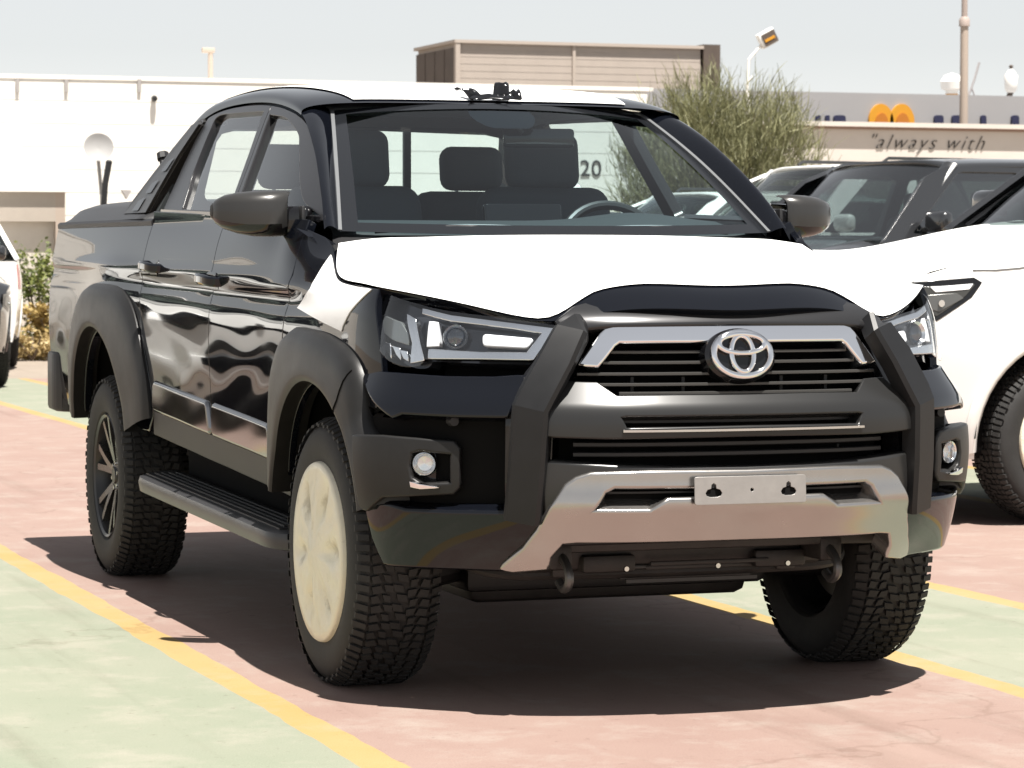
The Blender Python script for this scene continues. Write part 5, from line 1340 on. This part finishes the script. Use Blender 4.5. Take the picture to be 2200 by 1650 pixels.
# dish on a pole and the dark leaning post
p = at(212, 316, y=26.6); ds = empty('satellite_dish', (p[0], 26.6, 0)); tag(ds, 'pale grey round dish on a thin pole above the truck bed', 'satellite dish')
bm = bmesh.new(); add_lathe(bm, [(.05, .0001), (.045, .07), (.025, .13), (0, .172), (-.004, .176), (.02, .13), (.04, .07), (.045, .0001)], axis='Y', seg=32)
for v_ in bm.verts: v_.co = rot(rx=R(-20), rz=R(-8)) @ v_.co + Vector((0, 0, p[2]))
from_bm('bowl', bm, gmat('dish_grey', (.27, .265, .26)), ds); tube('mast', [(.05, .08, 0), (.05, .08, 1.9), (0, .06, p[2] - .08)], .022, gmat('dish_grey'), ds, 8)
pts = [at(222, 470, y=24), at(223, 440, y=24), at(226, 395, y=24), at(234, 350, y=24)]
bp_ = empty('dark_post', (pts[0][0], 24, 0)); tag(bp_, 'thin black bent post rising behind the truck bed below the dish', 'post')
bm = bmesh.new(); add_tube(bm, [(0, 0, 0)] + [(q[0] - pts[0][0], 0, q[2]) for q in pts], [.03, .03, .034, .034, .036], 10); from_bm('shaft', bm, BLACKP, bp_)
q = pts[-1]; lathe('cap', [(0, .036), (.02, .038), (.035, .02), (.04, .0001)], BLACKP, bp_, c=(q[0] - pts[0][0], 0, q[2] - .005), axis='Z', seg=12)
# beige roof-top block
OX, OY = 14.44, 45.0
b2 = empty('beige_block', (OX, OY, 0)); tag(b2, 'beige clad box-like block with dark ends rising above the truck\'s roof', 'building')
bx('core', 0, 4.95, .06, 2.5, 0, 5.18, BEIGE, b2, o=(0, 0, 0))
for k in range(11):
    z0 = 3.72 + k * .134
    for x0, x1 in ((.02, 2.29), (2.35, 4.93)):
        bm = bmesh.new(); add_prism(bm, [(.05, z0), (.033, z0), (.036, z0 + .132), (.05, z0 + .132)], 'X', x0, x1); from_bm('cladding_board', bm, BEIGE, b2)
bx('seam_post', 2.29, 2.35, 0, .06, 3.7, 5.2, gmat('seam_pale', (.42, .36, .31)), b2, o=(0, 0, 0)); bx('corner_post', -.06, .03, -.02, .09, 3.6, 5.22, gmat('seam_pale'), b2, o=(0, 0, 0))
bx('parapet', -.08, 4.98, -.03, 2.55, 5.18, 5.24, gmat('seam_pale'), b2, o=(0, 0, 0)); bx('dark_end', 4.98, 5.33, -.02, .5, 4.2, 5.27, BROWN, b2, o=(0, 0, 0))
for k in range(4): bx('side_sheet', -.05, -.005, .12 + k * .6, .68 + k * .6, 3.6, 5.10, BROWN, b2, o=(0, 0, 0))
# right-hand wall with hand lettering, and the grey fascia behind it
b3 = empty('boundary_wall', (17, 30, 0)); tag(b3, 'off-white boundary wall with cursive lettering behind the parked cars', 'wall')
OW = gmat('off_white_wall', (.60, .55, .50), var=.05, vscale=2)
bx('wall_body', 11.5, 32, 30.03, 30.3, 0, 3.0, OW, b3, o=(17, 30, 0)); bx('brown_band', 11.5, 32, 29.99, 30.31, 3.0, 3.035, gmat('band_brown', (.30, .20, .16)), b3, o=(17, 30, 0)); bx('coping', 11.4, 32.1, 29.93, 30.36, 3.035, 3.10, OW, b3, o=(17, 30, 0))
def text(name, s, size, m, parent, loc, shear=0, ext=.004, rotx=90, sp=1.0, thin=0.0):
    c = bpy.data.curves.new(name, 'FONT'); c.offset = -thin; c.body = s; c.size = size; c.extrude = ext; c.shear = shear; c.space_character = sp; c.align_x = 'LEFT'
    tmp = bpy.data.objects.new(name, c); me = bpy.data.meshes.new_from_object(tmp); bpy.data.objects.remove(tmp); me.name = name
    o = link(name, me, m, parent); o.location = loc; o.rotation_euler = (R(rotx), 0, 0); return o
INK = gmat('lettering_black', (.03, .028, .026))
p = at(1860, 322, y=30.02); text('lettering', '"always with', .30, INK, b3, (p[0] - 17, .018, p[2] + .02), shear=.5, sp=1.22, thin=.006)
p = at(1246, 378, y=28.02); text('lettering', '20', .30, INK, b1, (p[0] - 4, .028, p[2]), sp=1.05)
b4 = empty('fascia_building', (19, 33.5, 0)); tag(b4, 'grey shop fascia with a yellow double-arch emblem above the wall', 'building')
bx('fascia', 13.2, 36, 33.5, 40, 0, 3.72, CONC, b4, o=(19, 33.5, 0))
YEL = gmat('sign_yellow', (.55, .25, .012)); YEL2 = gmat('sign_orange', (.42, .14, .01)); NAVY = gmat('sign_navy', (.012, .014, .05))
for px in (1893, 1938):
    p = at(px, 262, y=33.46); r_ = .21
    bm = bmesh.new(); add_prism(bm, [(p[0] - 19 + r_ * math.cos(a), p[2] + (r_ + .07) * math.sin(a)) for a in np.linspace(-.2, math.pi + .2, 22)], 'Y', -.05, -.004); from_bm('emblem_arch', bm, YEL, b4)
    bm = bmesh.new(); add_prism(bm, [(p[0] - 19 + .11 * math.cos(a), p[2] - .02 + .16 * math.sin(a)) for a in np.linspace(-.1, math.pi + .1, 16)], 'Y', -.07, -.052); from_bm('emblem_core', bm, YEL2, b4)
for px, w in ((1757, 12), (1777, 10), (1803, 30), (2016, 24), (2054, 24), (2112, 14), (2180, 20)):
    p = at(px, 256, y=33.48); w_ = w * 42 / 6400; bm = bmesh.new(); add_prism(bm, roundpoly([(p[0] - 19 - w_ / 2, p[2] - .3), (p[0] - 19 + w_ / 2, p[2] - .3), (p[0] - 19 + w_ / 2, p[2] + .06), (p[0] - 19 - w_ / 2, p[2] + .06)], .05, 4), 'Y', -.05, -.004); from_bm('sign_letter', bm, NAVY, b4)
# things on the fascia's roof
for px, py, kind in ((2045, 175, 0), (2092, 150, 1), (2172, 165, 2)):
    p = at(px, py, y=35); t_ = empty('roof_fitting', (p[0], 35, 3.72))
    if kind == 0:
        tag(t_, 'white rounded vent on the fascia roof left of the tall pole', 'roof vent'); lathe('cowl', [(0, .10), (.16, .10), (.18, .17), (.30, .19), (.40, .12), (.44, .0001)], WALL, t_, axis='Z', seg=18); lathe('throat', [(.02, .102), (.10, .104)], YEL, t_, axis='Z', seg=18)
    elif kind == 1:
        tag(t_, 'thin slanted aerial on the fascia roof right of the tall pole', 'aerial'); tube('rod', [(-.12, 0, 0), (.02, 0, .36), (.10, 0, .62)], .018, gmat('aerial_grey', (.30, .28, .28)), t_, 6); tube('stay', [(.05, 0, .0), (-.03, 0, .2)], .014, gmat('aerial_grey'), t_, 6)
    else:
        tag(t_, 'white lamp on a short brown stand at the right end of the fascia roof', 'lamp'); tube('stand', [(-.06, 0, 0), (0, 0, .16)], .05, BROWN, t_, 8); lathe('shade', [(.14, .06), (.2, .10), (.42, .11), (.5, .05), (.54, .0001)], WALL, t_, axis='Z', seg=16); lathe('tip', [(.54, .03), (.58, .035), (.6, .0001)], BROWN, t_, axis='Z', seg=10)
# tall pole
p = at(2070, 300, y=31.5); tp = empty('tall_pole', (p[0], 31.5, 0)); tag(tp, 'tall slim buff pole running out of the top of the picture', 'pole')
tube('shaft', [(0, 0, 0), (0, 0, 4.7)], [.075, .06], gmat('post_buff'), tp, 12); tube('upper_shaft', [(0, 0, 4.7), (0, 0, 9)], [.045, .04], gmat('post_grey', (.34, .28, .25)), tp, 10); lathe('collar', [(4.62, .08), (4.72, .08), (4.76, .05)], gmat('post_grey'), tp, axis='Z', seg=12)
# floodlight
p0 = at(1605, 200, y=27); p1 = at(1612, 128, y=27); p2 = at(1648, 82, y=27)
fl_ = empty('floodlight', (p0[0], 27, 0)); tag(fl_, 'tilted floodlight on a white pole above the tree', 'floodlight')
rel = lambda q: (q[0] - p0[0], q[1] - 27, q[2])
tube('pole', [(0, 0, 0), rel(p0), ], .035, WALL, fl_, 8); tube('arm', [rel(p0), (rel(p1)[0] - .02, 0, rel(p1)[2]), rel(p2)], .018, WALL, fl_, 8)
Mq = rot(ry=R(-28)); c_ = rel(p2)
bm = bmesh.new(); add_box(bm, c_, (.24, .10, .20), Mq, .015); from_bm('housing', bm, gmat('lamp_white', (.75, .74, .72)), fl_)
bm = bmesh.new(); add_box(bm, (c_[0] + .015, -.055, c_[2]), (.19, .02, .16), Mq); lf = from_bm('lamp_face', bm, BROWN, fl_)
bm = bmesh.new(); add_box(bm, (c_[0] + .010, -.068, c_[2] - .012), (.15, .01, .035), Mq); from_bm('lamp_glass', bm, YEL, lf)
tube('stay', [(rel(p0)[0] - .02, 0, rel(p0)[2] + .1), (rel(p0)[0] + .07, 0, rel(p0)[2] + .22)], .010, WALL, fl_, 6)

# ================================================================== PLANTS
def leafmat(name, a, b):
    m = bpy.data.materials.new(name); m.use_nodes = True; nt = m.node_tree; bs = nt.nodes['Principled BSDF']; bs.inputs['Roughness'].default_value = .6
    g = node(nt, 'ShaderNodeNewGeometry'); r = node(nt, 'ShaderNodeValToRGB'); r.color_ramp.elements[0].color = (*a, 1); r.color_ramp.elements[1].color = (*b, 1)
    nt.links.new(g.outputs['Random Per Island'], r.inputs[0]); nt.links.new(r.outputs[0], bs.inputs['Base Color'])
    tr = node(nt, 'ShaderNodeBsdfTranslucent'); nt.links.new(r.outputs[0], tr.inputs[0]); mx = node(nt, 'ShaderNodeMixShader'); mx.inputs[0].default_value = .25
    o = nt.nodes['Material Output']; nt.links.new(bs.outputs[0], mx.inputs[1]); nt.links.new(tr.outputs[0], mx.inputs[2]); nt.links.new(mx.outputs[0], o.inputs[0]); return m
BARK = gmat('bark', (.16, .12, .085), var=.4, vscale=9, bump=.6, bscale=25)
OLIVE = leafmat('feathery_foliage', (.095, .10, .042), (.30, .295, .155))
def blades(name, roots, dirs, lens, wid, m, parent, bend=.25, seg=3):
    V = []; F = []
    for p, d, l in zip(roots, dirs, lens):
        d = d / np.linalg.norm(d); s = np.cross(d, rng.normal(size=3)); s /= np.linalg.norm(s) + 1e-9; bd = rng.normal(size=3) * bend; bd[2] -= bend * .3; b0 = len(V)
        for k in range(seg + 1):
            t = k / seg; c = p + d * l * t + bd * l * t * t * .5; w = wid * (1 - .75 * t)
            V += [c - s * w, c + s * w]
        for k in range(seg): F.append((b0 + 2 * k, b0 + 2 * k + 1, b0 + 2 * k + 3, b0 + 2 * k + 2))
    return mesh(name, V, F, m, parent, smooth=False)
tr_ = empty('feathery_tree', (10.72, 24, 0)); tag(tr_, 'wispy olive-green tree between the truck\'s roof and the lettered wall', 'tree')
# limbs
bm = bmesh.new(); tips = []
for k in range(11):
    a = rng.uniform(0, 6.28); sp = rng.uniform(.15, 1.05); top = np.array([sp * math.cos(a), sp * .6 * math.sin(a), rng.uniform(2.2, 2.95)])
    mid = np.array([top[0] * .35, top[1] * .35, rng.uniform(.9, 1.4)]); pts = crv([(rng.normal() * .05, rng.normal() * .05, 0), mid, top], 6); add_tube(bm, pts, list(np.linspace(.05, .010, len(pts))), 6)
    tips += [pts[i] for i in range(5, len(pts))]
from_bm('trunk', bm, BARK, tr_)
rt, dr, ln = [], [], []
def crown_ok(p): return ((p[0]) / 1.18) ** 2 + (p[1] / .9) ** 2 + ((p[2] - 2.05) / 1.15) ** 2 < 1
clumps = []
while len(clumps) < 190:
    p = np.array([rng.uniform(-1.15, 1.15), rng.uniform(-.85, .85), rng.uniform(.95, 3.1)])
    if crown_ok(p): clumps.append(p)
for p in clumps:
    base = np.array([p[0] * .6, p[1] * .6, 0]) + np.array([0, 0, p[2] * .3 + .3]); main = p - base; main /= np.linalg.norm(main); main = main * .6 + np.array([p[0] * .25, 0, .75])
    for j in range(120):
        q = p + rng.normal(size=3) * [.10, .10, .16]; rt.append(q); dr.append(main + rng.normal(size=3) * .45); ln.append(rng.uniform(.10, .30))
blades('crown', rt, dr, ln, .0055, OLIVE, tr_)
# shrubs by the left wall
def shrub(c, rx, rz, label, ca, cb, n=900, lw=.05):
    t = empty('shrub', c); tag(t, label, 'shrub', 'shrubs along the white wall'); bm = bmesh.new()
    for k in range(6):
        a = rng.uniform(0, 6.28); add_tube(bm, [(0, 0, 0), (rx * .4 * math.cos(a), rx * .3 * math.sin(a), rz * .9), (rx * .7 * math.cos(a), rx * .5 * math.sin(a), rz * 1.6)], [.02, .015, .006], 5)
    from_bm('stem', bm, BARK, t); V = []; F = []
    cl = [np.array([rng.uniform(-1, 1) * rx, rng.uniform(-1, 1) * rx * .7, rz + rng.uniform(-.95, .95) * rz]) for _ in range(26)]
    for i in range(n):
        p = cl[rng.integers(len(cl))] + rng.normal(size=3) * [rx * .16, rx * .16, rz * .13]
        d = rng.normal(size=3); d[2] = abs(d[2]) * .5; d /= np.linalg.norm(d); s = np.cross(d, rng.normal(size=3)); s /= np.linalg.norm(s); l = lw * rng.uniform(.7, 1.5); b0 = len(V)
        V += [p, p + d * l * .5 + s * l * .28, p + d * l, p + d * l * .5 - s * l * .28]; F.append((b0, b0 + 1, b0 + 2, b0 + 3))
    mesh('foliage', V, F, leafmat('shrub_leaf_' + str(round(ca[0] * 1000)), ca, cb), t, smooth=False); return t
p = at(92, 600, y=26.8); shrub((p[0], 26.8, 0), .34, .60, 'leafy green shrub between the white car and the truck bed', (.05, .08, .018), (.26, .28, .08), 3200)
p = at(108, 700, y=26.2); shrub((p[0] + .1, 26.2, 0), .32, .30, 'dry yellow shrub low beside the truck\'s rear wheel', (.22, .14, .04), (.50, .38, .15), 2600)
p = at(70, 740, y=25.8); shrub((p[0], 25.8, 0), .30, .18, 'straw-coloured low shrub nearest the left car', (.30, .22, .09), (.55, .43, .22), 1800)
